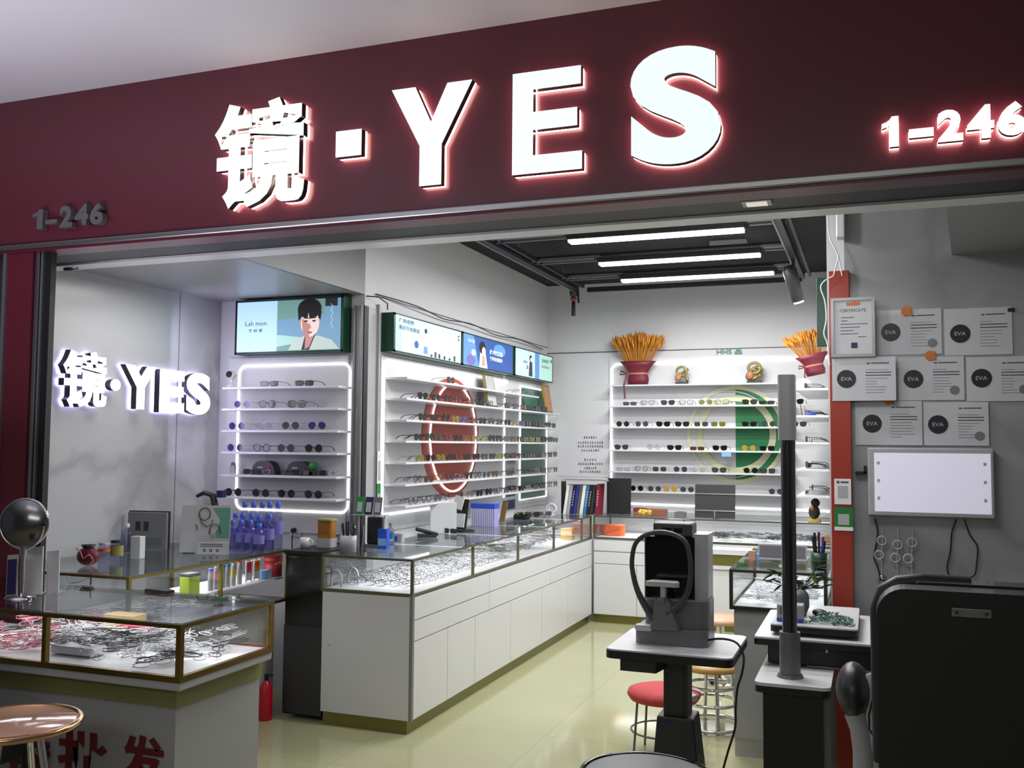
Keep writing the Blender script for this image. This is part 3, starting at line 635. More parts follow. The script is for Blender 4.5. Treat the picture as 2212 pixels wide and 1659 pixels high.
KL = [['black', 'clear', 'black', 'brown', 'clear', 'black'], ['black', 'indigo', 'grey', 'olive', 'black', 'black', 'brown'], ['black', 'olive', 'brown', 'black', 'clear gold', 'grey', 'olive', 'black'], ['olive', 'black', 'black', 'brown', 'grey', 'black', 'black'], ['clear', 'clear gold', 'black', 'brown', 'clear silver', 'silver', 'grey'], ['clear', 'black', 'grey', 'clear gold', 'clear', 'black', 'black']]
counts = [(5.62, 8.10, 14), (5.62, 8.35, 17), (5.55, 8.40, 19), (5.58, 8.40, 19), (5.55, 8.40, 18), (5.50, 8.40, 17)]
for k in range(1, 7):
    y0, y1, n = counts[k-1]; row = []
    for i in range(n):
        if k == 1 and .42 < i/n < .62 and i % 2: continue
        kd = KL[k-1][(i*5+k) % len(KL[k-1])] if i else KL[k-1][0]
        row.append((y0+(y1-y0)*i/(n-1)+random.uniform(-.01, .01), random.choice(R5[:4]), kd, random.uniform(-.06, .06)))
    zz = LZ[k]
    shelf_glasses(row, '%s shelf of the left wall' % ORD[k-1], 'sunglasses on the left shelf wall', lambda u, zz=zz: ((px+SW-.012, u, zz), PI/2), 'front')
for i, (u, kd) in enumerate(((6.05, 'grey'), (7.5, 'clear'), (7.72, 'clear silver'))):
    fm, lm, th = KINDS[kd]; put_glasses(glasses_meshes('square', fm, lm, th), (px+SW-.012, u, LZ[0]), (0, 0, PI/2), '%s, %s on the top ledge of the left wall' % (DESC[kd], ORD[i]), 'spectacles' if 'clear' in kd else 'sunglasses', 'glasses on the top ledge of the left wall', 'spectacles' if 'clear' in kd else 'sunglasses')
# framed certificates standing on the shelves
for k, (y, z, lab, m) in enumerate(((6.92, LZ[1], 'gold edged framed certificate leaning on the upper left wall shelf beside the red circle', M_PAPERG), (8.32, LZ[1]+.0, 'gold edged framed picture leaning at the far end of the left wall shelf', M_WOOD))):
    t = thing('standing_frame', lab, 'picture frame', (px+.10, y, z), 0, rot=(0, -.16, 0))
    MB().box(-.008, .008, -.10, .10, 0, .26, M_GOLD).build('frame', t, .002); MB().box(.008, .010, -.085, .085, .015, .245, m).build('picture', t)
# qr and letter stickers on the small wall strip (plain cards)
for q, (z0, z1, m, lab) in enumerate(((1.33, 1.42, M_PAPERG, 'grey card in the clear slot between the glowing strips, uppermost'), (1.20, 1.30, M_PAPERG, 'grey card in the clear slot between the glowing strips, middle'), (1.06, 1.15, mat('dark photo card', (60, 60, 62), .4), 'dark card in the clear slot between the glowing strips, above the navy card'), (.955, 1.03, M_NAVY, 'navy card at the bottom of the strip between the glowing lines'))):
    t = thing('wall_card', lab, 'card', (px+.002, yy1+.07, z0)); MB().box(0, .003, 0, .2, 0, z1-z0, m).build('card_sheet', t)
    if q < 2:
        b = MB()
        for r_ in range(2):
            for c_ in range(4): b.box(.003, .004, .03+c_*.04, .055+c_*.04, .02+r_*.035, .04+r_*.035, M_DARK)
        b.build('print', t)
# green-headed plain card strips at the near edge of the shelf wall
for z0, z1, mm, lab in ((1.25, 1.45, M_WHITEP, 'tall pale card at the near edge of the left shelf wall'), (1.10, 1.25, M_GREEN2, 'green headed payment card at the near edge of the left shelf wall')):
    t = thing('payment_card', lab, 'card', (XW+.02, 5.25, z0)); MB().box(-.004, .002, 0, .05, 0, z1-z0, mm).build('card_sheet', t); MB().box(.002, .003, .01, .04, .02, z1-z0-.06, M_PAPERG).build('blank_window', t)

# ------------------------------------------------------------------ back wall
t = thing('rear_display_unit', 'white rear wall display with a glowing frame, shelves and a half green circle', 'display panel')
py = YB-.012
a = at(1321, 787, y=py); b2 = at(1320, 1086, y=py)
MB().box(a.x-.02, -.21, py, YB-.001, .9, 2.30, M_WALL).build('back_panel', t)
MB().tube([(-.25, py-.006, a.z+.02), (a.x+.04, py-.006, a.z), (a.x, py-.006, a.z-.04), (a.x, py-.006, b2.z+.03), (a.x+.03, py-.006, b2.z), (-.25, py-.006, b2.z-.02)], .009, M_LED, 6).build('glowing_edge', t)
ccx, ccz = -1.12, 1.60
MB().plate((ccx, py-.001, ccz), (1, 0, 0), (0, 0, 1), [(.0, -.40)]+ell(0, 0, .40, .40, 28, -90, 90)[1:-1]+[(0, .40)], .004, mat('half circle green', (24, 120, 66), .35)).build('green_half_circle', t)
def ring(r0, r1, m, y, nm, c=ccx):
    n = 48; vs = []
    for k in range(n):
        an = 2*PI*k/n
        for r in (r0, r1):
            for yy in (y, y+.004): vs.append((c+r*math.cos(an), yy, ccz+r*math.sin(an)))
    fs = []
    for k in range(n):
        i = k*4; j = ((k+1) % n)*4
        fs += [(i, i+2, j+2, j), (i+1, j+1, j+3, i+3), (i, j, j+1, i+1), (i+2, i+3, j+3, j+2)]
    MB().add(vs, fs, m).build(nm, t)
P_RING = mat('pale yellow ring', (206, 208, 168), .4, emit=.0); ring(.29, .345, P_RING, py-.010, 'pale_ring'); ring(.395, .43, mat('cream ring', (214, 216, 176), .4), py-.008, 'outer_ring'); ring(.375, .385, M_WHITE, py-.009, 'thin_ring', ccx-.05)
BZ = [at(1400, 700+v/3.318, y=YB-.17).z for v in (432, 583, 736, 903, 1058, 1200)]
b = MB()
for k, z in enumerate(BZ):
    tag(MB().box(a.x+.01, -.62 if k else -.7, YB-.17, py, z-.014, z, M_WHITE).build('display_shelf', bevel=.002), 'long white shelf on the rear wall, %s from the top' % ORD[k], 'shelf', 'shelves of the rear wall')
def bf(u): return (at(u, 900, y=YB-.15).x, YB-.160, ZN), 0
rows = [[(1361, 'narrow', 'grey'), (1400, 'wayfarer', 'clear'), (1443, 'wayfarer', 'grey'), (1483, 'square', 'clear'), (1525, 'round', 'olive'), (1560, 'square', 'clear'), (1620, 'wayfarer', 'black'), (1657, 'narrow', 'black'), (1720, 'wayfarer', 'black')],
        [(1346, 'round', 'black'), (1387, 'round', 'grey'), (1433, 'wayfarer', 'black'), (1474, 'wayfarer', 'black'), (1515, 'square', 'silver'), (1552, 'square', 'olive'), (1619, 'wayfarer', 'black'), (1660, 'round', 'grey'), (1726, 'wayfarer', 'grey')],
        [(1343, 'wayfarer', 'grey'), (1413, 'aviator', 'clear silver'), (1457, 'wayfarer', 'black'), (1506, 'narrow', 'brown'), (1555, 'wayfarer', 'black'), (1617, 'round', 'amber'), (1657, 'square', 'black')],
        [(1347, 'narrow', 'clear silver'), (1386, 'round', 'clear'), (1425, 'square', 'silver'), (1470, 'round', 'grey'), (1509, 'round', 'clear silver'), (1553, 'wayfarer', 'grey'), (1621, 'round', 'black'), (1658, 'square', 'grey')],
        [(1376, 'round', 'black'), (1414, 'round', 'grey'), (1448, 'round', 'amber'), (1484, 'round', 'grey'), (1675, 'round', 'grey')]]
for k, r in enumerate(rows):
    ZN = BZ[k+1]
    shelf_glasses([(u, s_, kd, random.uniform(-.12, .12)) for u, s_, kd in r], '%s shelf of the rear wall' % ORD[k], 'sunglasses on the rear wall display', bf)
c = at(1570, 970, y=YB-.15); o = MB().box(-.04, .04, 0, .003, 0, .04, M_LBLUE).build('price_tag', loc=(c.x, YB-.175, BZ[3]-.05)); tag(o, 'small blue price tag under the third rear shelf', 'tag')
# glyphs over the rear display (partly legible header)
b = MB(); q = at(1548, 766, y=py); text_on(b, 'HHS 品', (q.x, py, q.z), (1, 0, 0), (0, 0, 1), .22, .05, mat('header green', (60, 130, 100), .4), .003, .02)
o = b.build('header_lettering'); tag(o, 'small green lettering above the rear wall display', 'lettering')
# wheat bouquets
M_WHEAT = mat('dried wheat gold', (206, 136, 34), .6, noise=.25, nscale=60); M_WHEAT2 = mat('dried wheat brown', (170, 98, 20), .6)
def bouquet(x, y, z, s, lab, tilt=0, n=190):
    t = thing('wheat_bouquet', lab, 'bouquet', (x, y, z), 0, 'wheat bouquets on the rear display', rot=(0, tilt, 0))
    MB().lathe([(.001, 0), (.09*s, 0), (.10*s, .05*s), (.085*s, .10*s), (.13*s, .17*s), (.17*s, .21*s), (.15*s, .205*s), (.10*s, .16*s), (.001, .15*s)], (0, 0, 0), M_WRAPF, 14, sy=.5).build('wrapping', t)
    MB().lathe([(.088*s, -.008), (.093*s, 0), (.088*s, .008)], (0, 0, .10*s), M_ROSEG, 18, sy=.5).tube([(-.09*s, -.05*s, .10*s), (-.14*s, -.08*s, .12*s), (-.15*s, -.08*s, .09*s), (-.09*s, -.06*s, .09*s), (-.11*s, -.08*s, 0), (-.10*s, -.09*s, -.13*s)], .008*s, M_WRAPF, 5).build('ribbon', t)
    st = MB(); ea = MB(); rg = random.Random(int(x*1000))
    for k in range(n):
        a = rg.uniform(0, 2*PI); r = math.sqrt(rg.random()); bx, by = .06*s*r*math.cos(a), .04*s*r*math.sin(a); tx_, ty = .235*s*r*math.cos(a), .08*s*r*math.sin(a); hh = (.34+.07*rg.random()+.05*(1-r))*s
        p0 = Vector((bx, by, .1*s)); p1 = Vector((tx_, ty, hh)); st.tube([p0, p0.lerp(p1, .6)+Vector((0, 0, .01)), p1], .0018*s, M_WHEAT, 3)
        dv = (p1-p0).normalized(); ea.tube([p1-dv*.03*s, p1+dv*.005, p1+dv*.045*s], [.004*s, .010*s, .001], M_WHEAT if k % 3 else M_WHEAT2, 5)
    st.build('stems', t); ea.build('wheat_ears', t)
M_ROSEG = mat('rose gold ribbon', (170, 110, 84), .4)
c = at(1378, 829, y=YB-.12); bouquet(c.x, YB-.115, BZ[0]+.001, 1.0, 'golden wheat bouquet in maroon wrap at the left of the top rear shelf')
c = at(1772, 810, y=7.9); bouquet(c.x-.03, 7.9, c.z+.0, .78, 'golden wheat bouquet in maroon wrap leaning out beside the dark green board', .0-.2)
RZ0 = at(1755, 700+462/3.318, y=7.05).z; c2 = at(1742, 830, y=7.78); o = MB().ball((0, 0, .06), .075, .075, .062, M_WHITE).lathe([(.05, 0), (.05, .01)], (0, 0, 0), M_WHITE, 16).build('white_dome', loc=(c2.x-.02, 7.78, RZ0+.001)); tag(o, 'round white dome shaped ornament beneath the right wheat bouquet', 'ornament')
# golden curled ornaments
def curl(x, y, z, s, lab, g):
    t = thing('golden_ornament', lab, 'ornament', (x, y, z), 0, 'golden curled ornaments')
    MB().rbox(-.055*s, .055*s, -.03, .03, 0, .02, M_DARK, .01).build('base', t)
    pts = [((.045*math.cos(a)*(1+.25*math.sin(2*a+g)))*s, .01*math.sin(3*a), .03*s+.012*a*s+.03*s*math.sin(a*1.3+g)) for a in [k*.35 for k in range(24)]]
    b = MB(); b.tube(pts, [.013*s]*20+[.011*s, .01*s, .008*s, .004*s], M_GOLD2, 8)
    b.tube([(.045*s*math.cos(a), -.012, .115*s+.04*s*math.sin(a)) for a in [k*2*PI/14 for k in range(14)]], .011*s, M_GOLD2, 8, closed=True); b.build('curled_body', t)
    MB().ball((-.03*s, -.02, .06*s), .028*s, .02, .032*s, M_CLAY).build('belly', t)
M_GOLD2 = mat('antique gold', (150, 136, 84), .35, .5, noise=.3, nscale=60); M_CLAY = mat('terracotta glaze', (176, 116, 80), .4)
c = at(1473, 826, y=YB-.1); curl(c.x, YB-.1, BZ[0], 1.0, 'small golden curled ornament on the top rear shelf, nearer the left bouquet', 0)
c = at(1630, 822, y=YB-.1); curl(c.x, YB-.1, BZ[0], 1.15, 'larger golden coiled ornament on the top rear shelf, farther right', 1.5)

# ------------------------------------------------------------------ right room wall shelves
t = thing('side_display_unit', 'white display shelves on the right hand wall, seen end on beside the orange panel', 'display panel')
MB().box(-.212, -.201, 7.0, 8.5, .9, 2.1, M_WALL).build('back_panel', t)
RZ = [at(1755, 700+v/3.318, y=7.05).z for v in (462, 655, 848, 1040, 1228)]
for k, z in enumerate(RZ): tag(MB().box(-.50, -.2135, 7.0, 8.35, z-.016, z, M_WHITE).build('display_shelf', bevel=.002), 'white shelf end beside the orange pilaster, %s from the top' % ORD[k], 'shelf', 'shelves of the right wall')
MB().box(-.220, -.2125, 7.02, 8.3, 2.02, 2.035, M_LED).build('glowing_edge', t)
for k, z in enumerate(RZ):
    row = []
    for i in range(3 if k != 0 else 2): row.append((7.14+.34*i+random.uniform(0, .05), R5[(i+k) % 5], ['black', 'grey', 'clear', 'black', 'silver'][(i*2+k) % 5], random.uniform(-.2, .2)))
    shelf_glasses(row, '%s shelf of the right wall' % ORD[k], 'sunglasses on the right hand shelves', lambda u, z=z: ((-.44, u, z), -PI/2), 'front')
c = at(1748, 887, y=7.0); t = thing('pen_tray', 'blue dish with small tools on the upper right hand shelf', 'tray', (-.40, 7.06, RZ[1]))
MB().lathe([(.03, 0), (.045, .02), (.042, .02), (.028, .004)], (0, 0, 0), M_BLUE, 16).build('dish', t); MB().tube([(-.06, 0, 0), (-.07, 0, .075)], .003, M_DARK, 5).tube([(-.04, .01, 0), (-.045, 0, .07)], .003, M_ORANGE, 5).build('tools', t)
# ================================================================== SHOWCASES
def glass_case(t, x0, x1, y0, y1, z0, z1, rail, posts=(), r=.008, back_posts=True, bars=(), top=M_GLASST, sides='fblr', led='b'):
    """glass box on a deck: rails, posts, panes, led strip"""
    MB().box(x0+.004, x1-.004, y0+.004, y1-.004, z0-.006, z0+.006, M_DECK).build('deck', t)
    for nm, a, b in (('rail', z1-r, z1+r*.4), ('rail', z0-r, z0+r)):
        MB().box(x0, x1, y0, y0+2*r, a, b, rail).build(nm, t); MB().box(x0, x1, y1-2*r, y1, a, b, rail).build(nm, t)
        MB().box(x0, x0+2*r, y0+2*r, y1-2*r, a, b, rail).build(nm, t); MB().box(x1-2*r, x1, y0+2*r, y1-2*r, a, b, rail).build(nm, t)
    for x in (x0, x1-2*r):
        for y in (y0, y1-2*r): MB().box(x, x+2*r, y, y+2*r, z0+r, z1-r, rail).build('corner_post', t)
    for kind, v in posts:
        if kind == 'x': MB().box(v-r, v+r, y0, y0+2*r, z0+r, z1-r, rail).build('post', t)
        else: MB().box(x1-2*r, x1, v-r, v+r, z0+r, z1-r, rail).build('post', t)
    MB().box(x0+.003, x1-.003, y0+.003, y1-.003, z1+r*.4, z1+r*.4+.006, top).build('top_glass', t)
    if 'f' in sides: MB().box(x0+2*r, x1-2*r, y0+.005, y0+.009, z0+r, z1-r, M_GLASS).build('front_glass', t)
    if 'r' in sides: MB().box(x1-.009, x1-.005, y0+2*r, y1-2*r, z0+r, z1-r, M_GLASS).build('side_glass', t)
    if 'l' in sides: MB().box(x0+.005, x0+.009, y0+2*r, y1-2*r, z0+r, z1-r, M_GLASS).build('side_glass', t)
    for v in bars: MB().box(x0+.02, x1-.02, v-.003, v+.003, z1-.018, z1-.012, M_LED).build('cross_light', t)
def frand(style=None, kd=None, fold=True, low=True):
    return glasses_meshes(style or random.choice(R5), *kd, .0016, fold, low)
FM = {'silver': F_SIL, 'pink': F_PNK, 'black': F_BLK, 'crystal': F_CLEAR, 'gold': F_GLD, 'gunmetal': F_GUN}
def heap_rot(): return (PI/2+random.uniform(-.3, .3), random.uniform(-.16, .16), random.uniform(0, 2*PI))
def stuff_heap(name, label, n, x0, x1, y0, y1, z, cols, dz=.03, rowlike=False):
    b = MB(); protos = []
    for st in ('round', 'square', 'wayfarer'):
        for cn in cols:
            d = glasses_meshes(st, FM[cn], None, .0016, True, True); protos.append((d, FM[cn]))
    for k in range(n):
        d, fm = random.choice(protos); M = Matrix.Translation((random.uniform(x0, x1), random.uniform(y0, y1), z+.028+random.random()*dz))
        rx, ry, rz = heap_rot()
        if rowlike: rx, ry, rz = .75+random.uniform(-.15, .15), random.uniform(-.12, .12), random.uniform(-.3, .3)
        M = M @ Matrix.Rotation(rz, 4, 'Z') @ Matrix.Rotation(ry, 4, 'Y') @ Matrix.Rotation(rx, 4, 'X')
        for me in d.values(): b.add([M @ v.co for v in me.vertices], [tuple(p.vertices) for p in me.polygons], fm, True)
    o = b.build(name); tag(o, label, 'spectacle frames', kind='stuff'); return o

# ------------------------------------------------------------------ long counter
cx0, cx1, cy0, cy1, gz0, gz1 = -2.79, -2.24, 4.533, 7.93, .712, .893
t = thing('long_showcase_counter', 'long white counter with a glass showcase top running towards the rear wall', 'showcase counter', (0, 0, 0))
MB().box(cx0+.01, cx1-.012, cy0+.012, cy1, .07, gz0-.008, M_WHITE).build('cabinet_body', t)
MB().box(cx0+.012, cx1-.014, cy0, cy0+.012, .072, gz0-.01, M_WHITE).build('end_panel', t)
MB().box(cx0+.02, cx1-.03, cy0+.012, cy1, 0, .07, M_DGOLD).build('plinth', t)
zs1 = at(905, 1337, x=cx1).z; zs2 = at(905, 1382, x=cx1).z; ys = [cy0+.02, at(966, 1480, x=cx1).y, at(1026, 1380, x=cx1).y, 5.98, 6.62, 7.25, at(1262, 1300, x=cx1).y, cy1]
g = .0025
for z0, z1 in ((zs1+g, gz0-.012), (zs2+g, zs1-g)):
    for a, b in ((cy0+.02, 5.6), (5.6, 6.8), (6.8, cy1)): MB().box(cx1-.012, cx1, a+g, b-g, z0, z1, M_WHITE).build('drawer_front', t)
for a, b in zip(ys, ys[1:]): MB().box(cx1-.012, cx1, a+g, b-g, .075, zs2-g, M_WHITE).build('door', t)
posty = [at(v, 1190, x=cx1).y for v in (1024, 1121, 1198, 1258)]
glass_case(t, cx0, cx1, cy0, cy1, gz0, gz1, M_RAILG, [('y', v) for v in posty], .0075, bars=posty)
MB().box(cx1-.016, cx1+.002, cy0-.002, cy0+.014, .07, gz0, M_ALU).build('corner_trim', t)
for k in range(3): area('showcase_led', ((cx0+cx1)/2, 5.2+k*1.1, gz1-.03), .3, 1.0, 4.5, (.97, .97, 1))
o = MB().cyl((cx0+.06, cy0-.001, .42), .005, .002, M_DARK, 10).build('screw_hole'); o.parent = t
n = 0
for k in range(147):
    cn = random.choice(['silver', 'silver', 'crystal', 'black', 'gunmetal']); d = glasses_meshes(random.choice(['round', 'square', 'wayfarer']), FM[cn], None, .0016, True, True)
    i, j = divmod(k, 3)
    o = put_glasses(d, (cx0+.12+j*.155+random.uniform(-.006, .006), cy0+.08+i*.031+random.uniform(-.003, .003), gz0+.016+random.random()*.006), (.62+random.uniform(-.05, .05), random.uniform(-.05, .05), random.uniform(-.12, .12)), 'pale thin spectacle frame in the rows at the near end of the long counter', 'spectacle frame', 'frames at the near end of the long counter', 'spectacles', parts=False)
stuff_heap('spectacle_rows', 'rows of pale spectacle frames filling the far length of the long counter', 250, cx0+.10, cx1-.10, 6.18, 7.25, gz0+.01, ['silver', 'crystal', 'black', 'gunmetal'], .015, True)
stuff_heap('spectacle_rows', 'sparse pale spectacle frames at the inner corner end of the long counter', 40, cx0+.10, cx1-.10, 7.72, 7.84, gz0+.01, ['silver', 'crystal', 'black'], .015, True)
o = MB().box(-.05, .05, -.03, .03, 0, .09, mat('amber carton', (214, 170, 92), .5)).build('amber_carton', bevel=.003, loc=(at(1236, 1150, y=7.75).x, 7.62, gz0+.007)); tag(o, 'amber yellow carton inside the far end of the long counter showcase', 'carton')
# white hoop stands at near end
for k, (x, y) in enumerate(((-2.735, 4.60), (-2.70, 4.72))):
    pts = [(x+.03*math.cos(a)-.0, y, gz0+.05+.045*math.sin(a)) for a in [PI*j/12 for j in range(13)]]
    o = MB().tube([(x+.03, y, gz0+.006)]+pts+[(x-.03, y, gz0+.006)], .006, M_WHITE, 8).build('display_hoop'); tag(o, 'white arched display hoop in the near left corner of the long counter, %s' % ('in front' if k == 0 else 'behind'), 'display stand')

# ------------------------------------------------------------------ rear counter
bx0_, bx1_, by0, by1 = -2.232, -.25, 7.95, 8.50
t = thing('rear_showcase_counter', 'white counter with a glass showcase along the rear wall under the shelves', 'showcase counter')
MB().box(bx0_, bx1_, by0+.012, by1, .07, gz0-.008, M_WHITE).build('cabinet_body', t)
MB().box(bx0_, bx1_, by0+.03, by1, 0, .07, M_DGOLD).build('plinth', t)
for a, b in ((.50, .60), (.605, .70)): MB().box(bx0_+.005, -1.46, by0, by0+.012, a, b-.005, M_WHITE).build('drawer_front', t)
for a, b in ((bx0_+.005, -1.86), (-1.855, -1.46), (-1.455, -1.05), (-1.045, -.65), (-.645, -.25)): MB().box(a, b, by0, by0+.012, .075, .495, M_WHITE).build('door', t)
MB().box(-1.455, bx1_, by0-.004, by0+.01, .53, .62, M_DGOLD).build('recess_band', t)
MB().box(-1.455, bx1_, by0-.012, by0, .62, .70, M_WHITE).build('ledge', t); MB().box(-1.455, bx1_, by0-.016, by0-.012, .66, .675, M_LED).build('light_strip', t)
MB().box(-1.455, bx1_, by0-.012, by0, .50, .53, M_WHITE).build('ledge', t)
glass_case(t, bx0_, bx1_, by0, by1, gz0, gz1, M_RAILG, [('x', -1.46)], .006, bars=())
area('showcase_led', ((bx0_+bx1_)/2, 8.2, gz1-.03), 1.7, .3, 6)
stuff_heap('spectacle_rows', 'pale and violet spectacle frames in the left part of the rear showcase', 46, bx0_+.45, -1.6, by0+.09, by1-.12, gz0+.008, ['silver', 'crystal', 'pink'], .02)
stuff_heap('spectacle_rows', 'dark spectacle frames lying in rows in the right part of the rear showcase', 110, -1.35, bx1_-.12, by0+.09, by1-.12, gz0+.008, ['black', 'black', 'gunmetal', 'silver'], .012)
o = MB().rbox(-.09, .09, -.06, .06, 0, .09, mat('orange translucent', (236, 100, 36), .4), .04).build('orange_pouch', bevel=.02, loc=(at(1327, 1140, y=8.15).x, 8.15, gz0+.008)); tag(o, 'bright orange pouch inside the left part of the rear showcase', 'pouch')
o = MB().rbox(-.10, .10, -.05, .05, 0, .07, mat('salmon card', (226, 140, 120), .5), .01).build('salmon_box', loc=(at(1300, 1140, y=8.3).x+.02, 8.33, gz0+.008)); tag(o, 'salmon pink box behind the orange pouch in the rear showcase', 'box')

# ------------------------------------------------------------------ right hand small showcase
rx0, rx1, ry0, ry1 = -.665, -.208, 4.82, 5.84
t = thing('small_showcase_counter', 'small grey showcase counter beside the orange panel, holding pale frames', 'showcase counter')
MB().box(rx0+.02, rx1-.002, ry0+.02, ry1, 0, gz0-.012, mat('counter side grey', (178, 178, 180), .4)).build('cabinet_body', t)
MB().box(rx0+.02, rx1-.002, ry0+.012, ry0+.02, .09, gz0-.02, mat('counter front grey', (168, 168, 170), .4)).build('front_panel', t)
glass_case(t, rx0, rx1, ry0, ry1, gz0, gz1, mat('dark bronze rail', (74, 74, 60), .35, .8), [], .0085)
area('showcase_led', ((rx0+rx1)/2, 5.35, gz1-.03), .3, .8, 2.6)
stuff_heap('spectacle_rows', 'pale spectacle frames lying flat in the small showcase by the orange panel', 120, rx0+.10, rx1-.10, ry0+.10, ry1-.10, gz0+.008, ['silver', 'crystal', 'crystal'], .008)

# ------------------------------------------------------------------ alcove counter with bottles
ax0, ax1, ay0, ay1 = -3.90, -3.09, 3.43, 4.68
t = thing('alcove_showcase_counter', 'glass topped showcase counter along the marble wall, holding coloured bottles', 'showcase counter')
MB().box(ax0+.01, ax1-.09, ay0+.02, ay1, 0, .60, M_WHITE).build('cabinet_body', t)
glass_case(t, ax0, ax1, ay0, ay1, .62, gz1, M_GOLD, [('y', at(480, 1250, x=ax1).y)], .008, bars=())
area('showcase_led', (-3.4, 4.1, gz1-.03), .5, .9, 4.5)
# ------------------------------------------------------------------ front left showcase
fx0, fx1, fy0, fy1, fz0, fz1 = -3.70, -2.165, 2.65, 3.185, .708, .885
t = thing('front_showcase_counter', 'front left counter with a brass edged glass showcase full of heaped frames', 'showcase counter')
M_RAILB = mat('aged brass rail', (116, 98, 48), .3, .9)
MB().box(fx0, fx1-.06, fy0+.06, fy1, 0, .60, mat('counter grey laminate', (150, 150, 152), .4)).build('cabinet_body', t)
MB().box(fx0, fx1-.05, fy0+.05, fy1, .60, .665, mat('olive recess', (120, 118, 70), .5)).build('recess_band', t)
MB().box(fx0, fx1-.005, fy0+.005, fy1, .668, .70, M_LGREY).build('ledge', t, .006)
glass_case(t, fx0, fx1, fy0, fy1, fz0, fz1, M_RAILB, [('x', at(95, 1370, y=fy0).x)], .0095, bars=())
area('showcase_led', (-2.75, 2.95, fz1-.02), 1.2, .3, 4.5)
b = MB()
def cntchar(ch, xl, xr, yt, yb, lab):
    a = at(xl, 1620, y=fy0+.06); c = at(xr, 1620, y=fy0+.06); z1 = at((xl+xr)/2, yt, y=fy0+.06).z; z0 = at((xl+xr)/2, yb, y=fy0+.06).z
    b = MB(); text_on(b, ch, (a.x, fy0+.058, z0), (1, 0, 0), (0, 0, 1), c.x-a.x, z1-z0, mat('dark red vinyl', (96, 8, 22), .4), .001, .032)
    tag(b.build('counter_character'), lab, 'lettering', 'dark red characters on the front counter')
cntchar('眼', -115, -15, 1570, 1672, 'dark red Chinese character on the front counter, leftmost and cut off by the picture edge')
cntchar('镜', 8, 112, 1588, 1690, 'dark red Chinese character on the front counter half hidden behind the round stool')
cntchar('批', 126, 234, 1578, 1692, 'dark red Chinese character in the middle of the front counter, right of the round stool')
cntchar('发', 260, 360, 1588, 1700, 'dark red Chinese character nearest the corner of the front counter')
for k in range(168):
    x = random.uniform(fx0+.55, fx1-.09); y = random.uniform(fy0+.10, fy1-.07)
    pk = x < -2.85 and random.random() < .5 or random.random() < .05
    cn = 'pink' if pk else random.choice(['silver', 'crystal', 'crystal', 'black', 'gunmetal', 'silver']); st = random.choice(R5[:4])
    d = glasses_meshes(st, FM[cn], None, .0017, True, False)
    lab = {'pink': 'pink spectacle frame lying in the heap of the front left showcase', 'silver': 'silver spectacle frame lying in the heap of the front left showcase', 'crystal': 'pale crystal spectacle frame lying in the heap of the front left showcase', 'black': 'black spectacle frame lying in the heap of the front left showcase', 'gunmetal': 'gunmetal spectacle frame lying in the heap of the front left showcase'}[cn]
    hz = .055*max(0, 1-abs(y-(fy0+.3))/.25)*random.random()
    lay = k % 4; put_glasses(d, (x, y, fz0+.026+lay*.017+hz*.3), heap_rot(), lab, 'spectacle frame', cn+' frames in the front left showcase', 'spectacles')
c = at(240, 1368, y=2.95)
o = MB().rbox(-.075, .075, -.04, .04, 0, .05, mat('honey box', (206, 168, 104), .5), .01).build('honey_box', bevel=.004, loc=(c.x, 3.02, fz0+.07)); tag(o, 'honey coloured box on the heap inside the front left showcase', 'box')
o = MB().box(-.07, .07, -.03, .03, 0, .015, mat('magenta case', (170, 60, 90), .4)).build('magenta_case', bevel=.004, loc=(at(300, 1385, y=3.0).x, 3.0, fz0+.075)); tag(o, 'magenta slim case lying beside the honey coloured box', 'spectacle case')
o = MB().box(-.10, .10, -.035, .035, 0, .03, M_WHITE).build('white_box', bevel=.004, loc=(at(160, 1415, y=2.78).x, 2.80, fz0+.012)); tag(o, 'long flat white box at the front of the heap in the front left showcase', 'box')

# ------------------------------------------------------------------ black cabinet between counters, extinguisher
t = thing('black_cabinet', 'narrow black cabinet standing between the alcove counter and the long counter', 'cabinet', (0, 0, 0))
MB().box(-3.045, -2.80, 4.58, 5.05, .02, .885, M_BLACKG).build('body', t, .004)
MB().box(-3.045, -2.80, 4.575, 4.58, .03, .50, M_DARK).build('lower_door', t); MB().box(-3.05, -2.795, 4.57, 5.06, .885, .905, M_BLACK).build('top_board', t)
b = MB(); text_on(b, 'POINCE', (-3.025, 4.579, .865), (1, 0, 0), (0, 0, 1), .05, .008, M_LGREY, .001); b.build('small_print', t)
t = thing('fire_extinguisher', 'small red fire extinguisher on the floor beside the black cabinet', 'fire extinguisher', (-3.10, 4.50, 0))
MB().lathe([(.034, 0), (.036, .01), (.036, .17), (.02, .2), (.012, .21)], (0, 0, 0), mat('extinguisher red', (176, 8, 34), .3), 18).build('tank', t)
MB().box(-.008, .008, -.008, .008, .21, .24, M_BLACK).box(-.005, .04, -.006, .006, .235, .245, M_BLACK).build('valve', t)

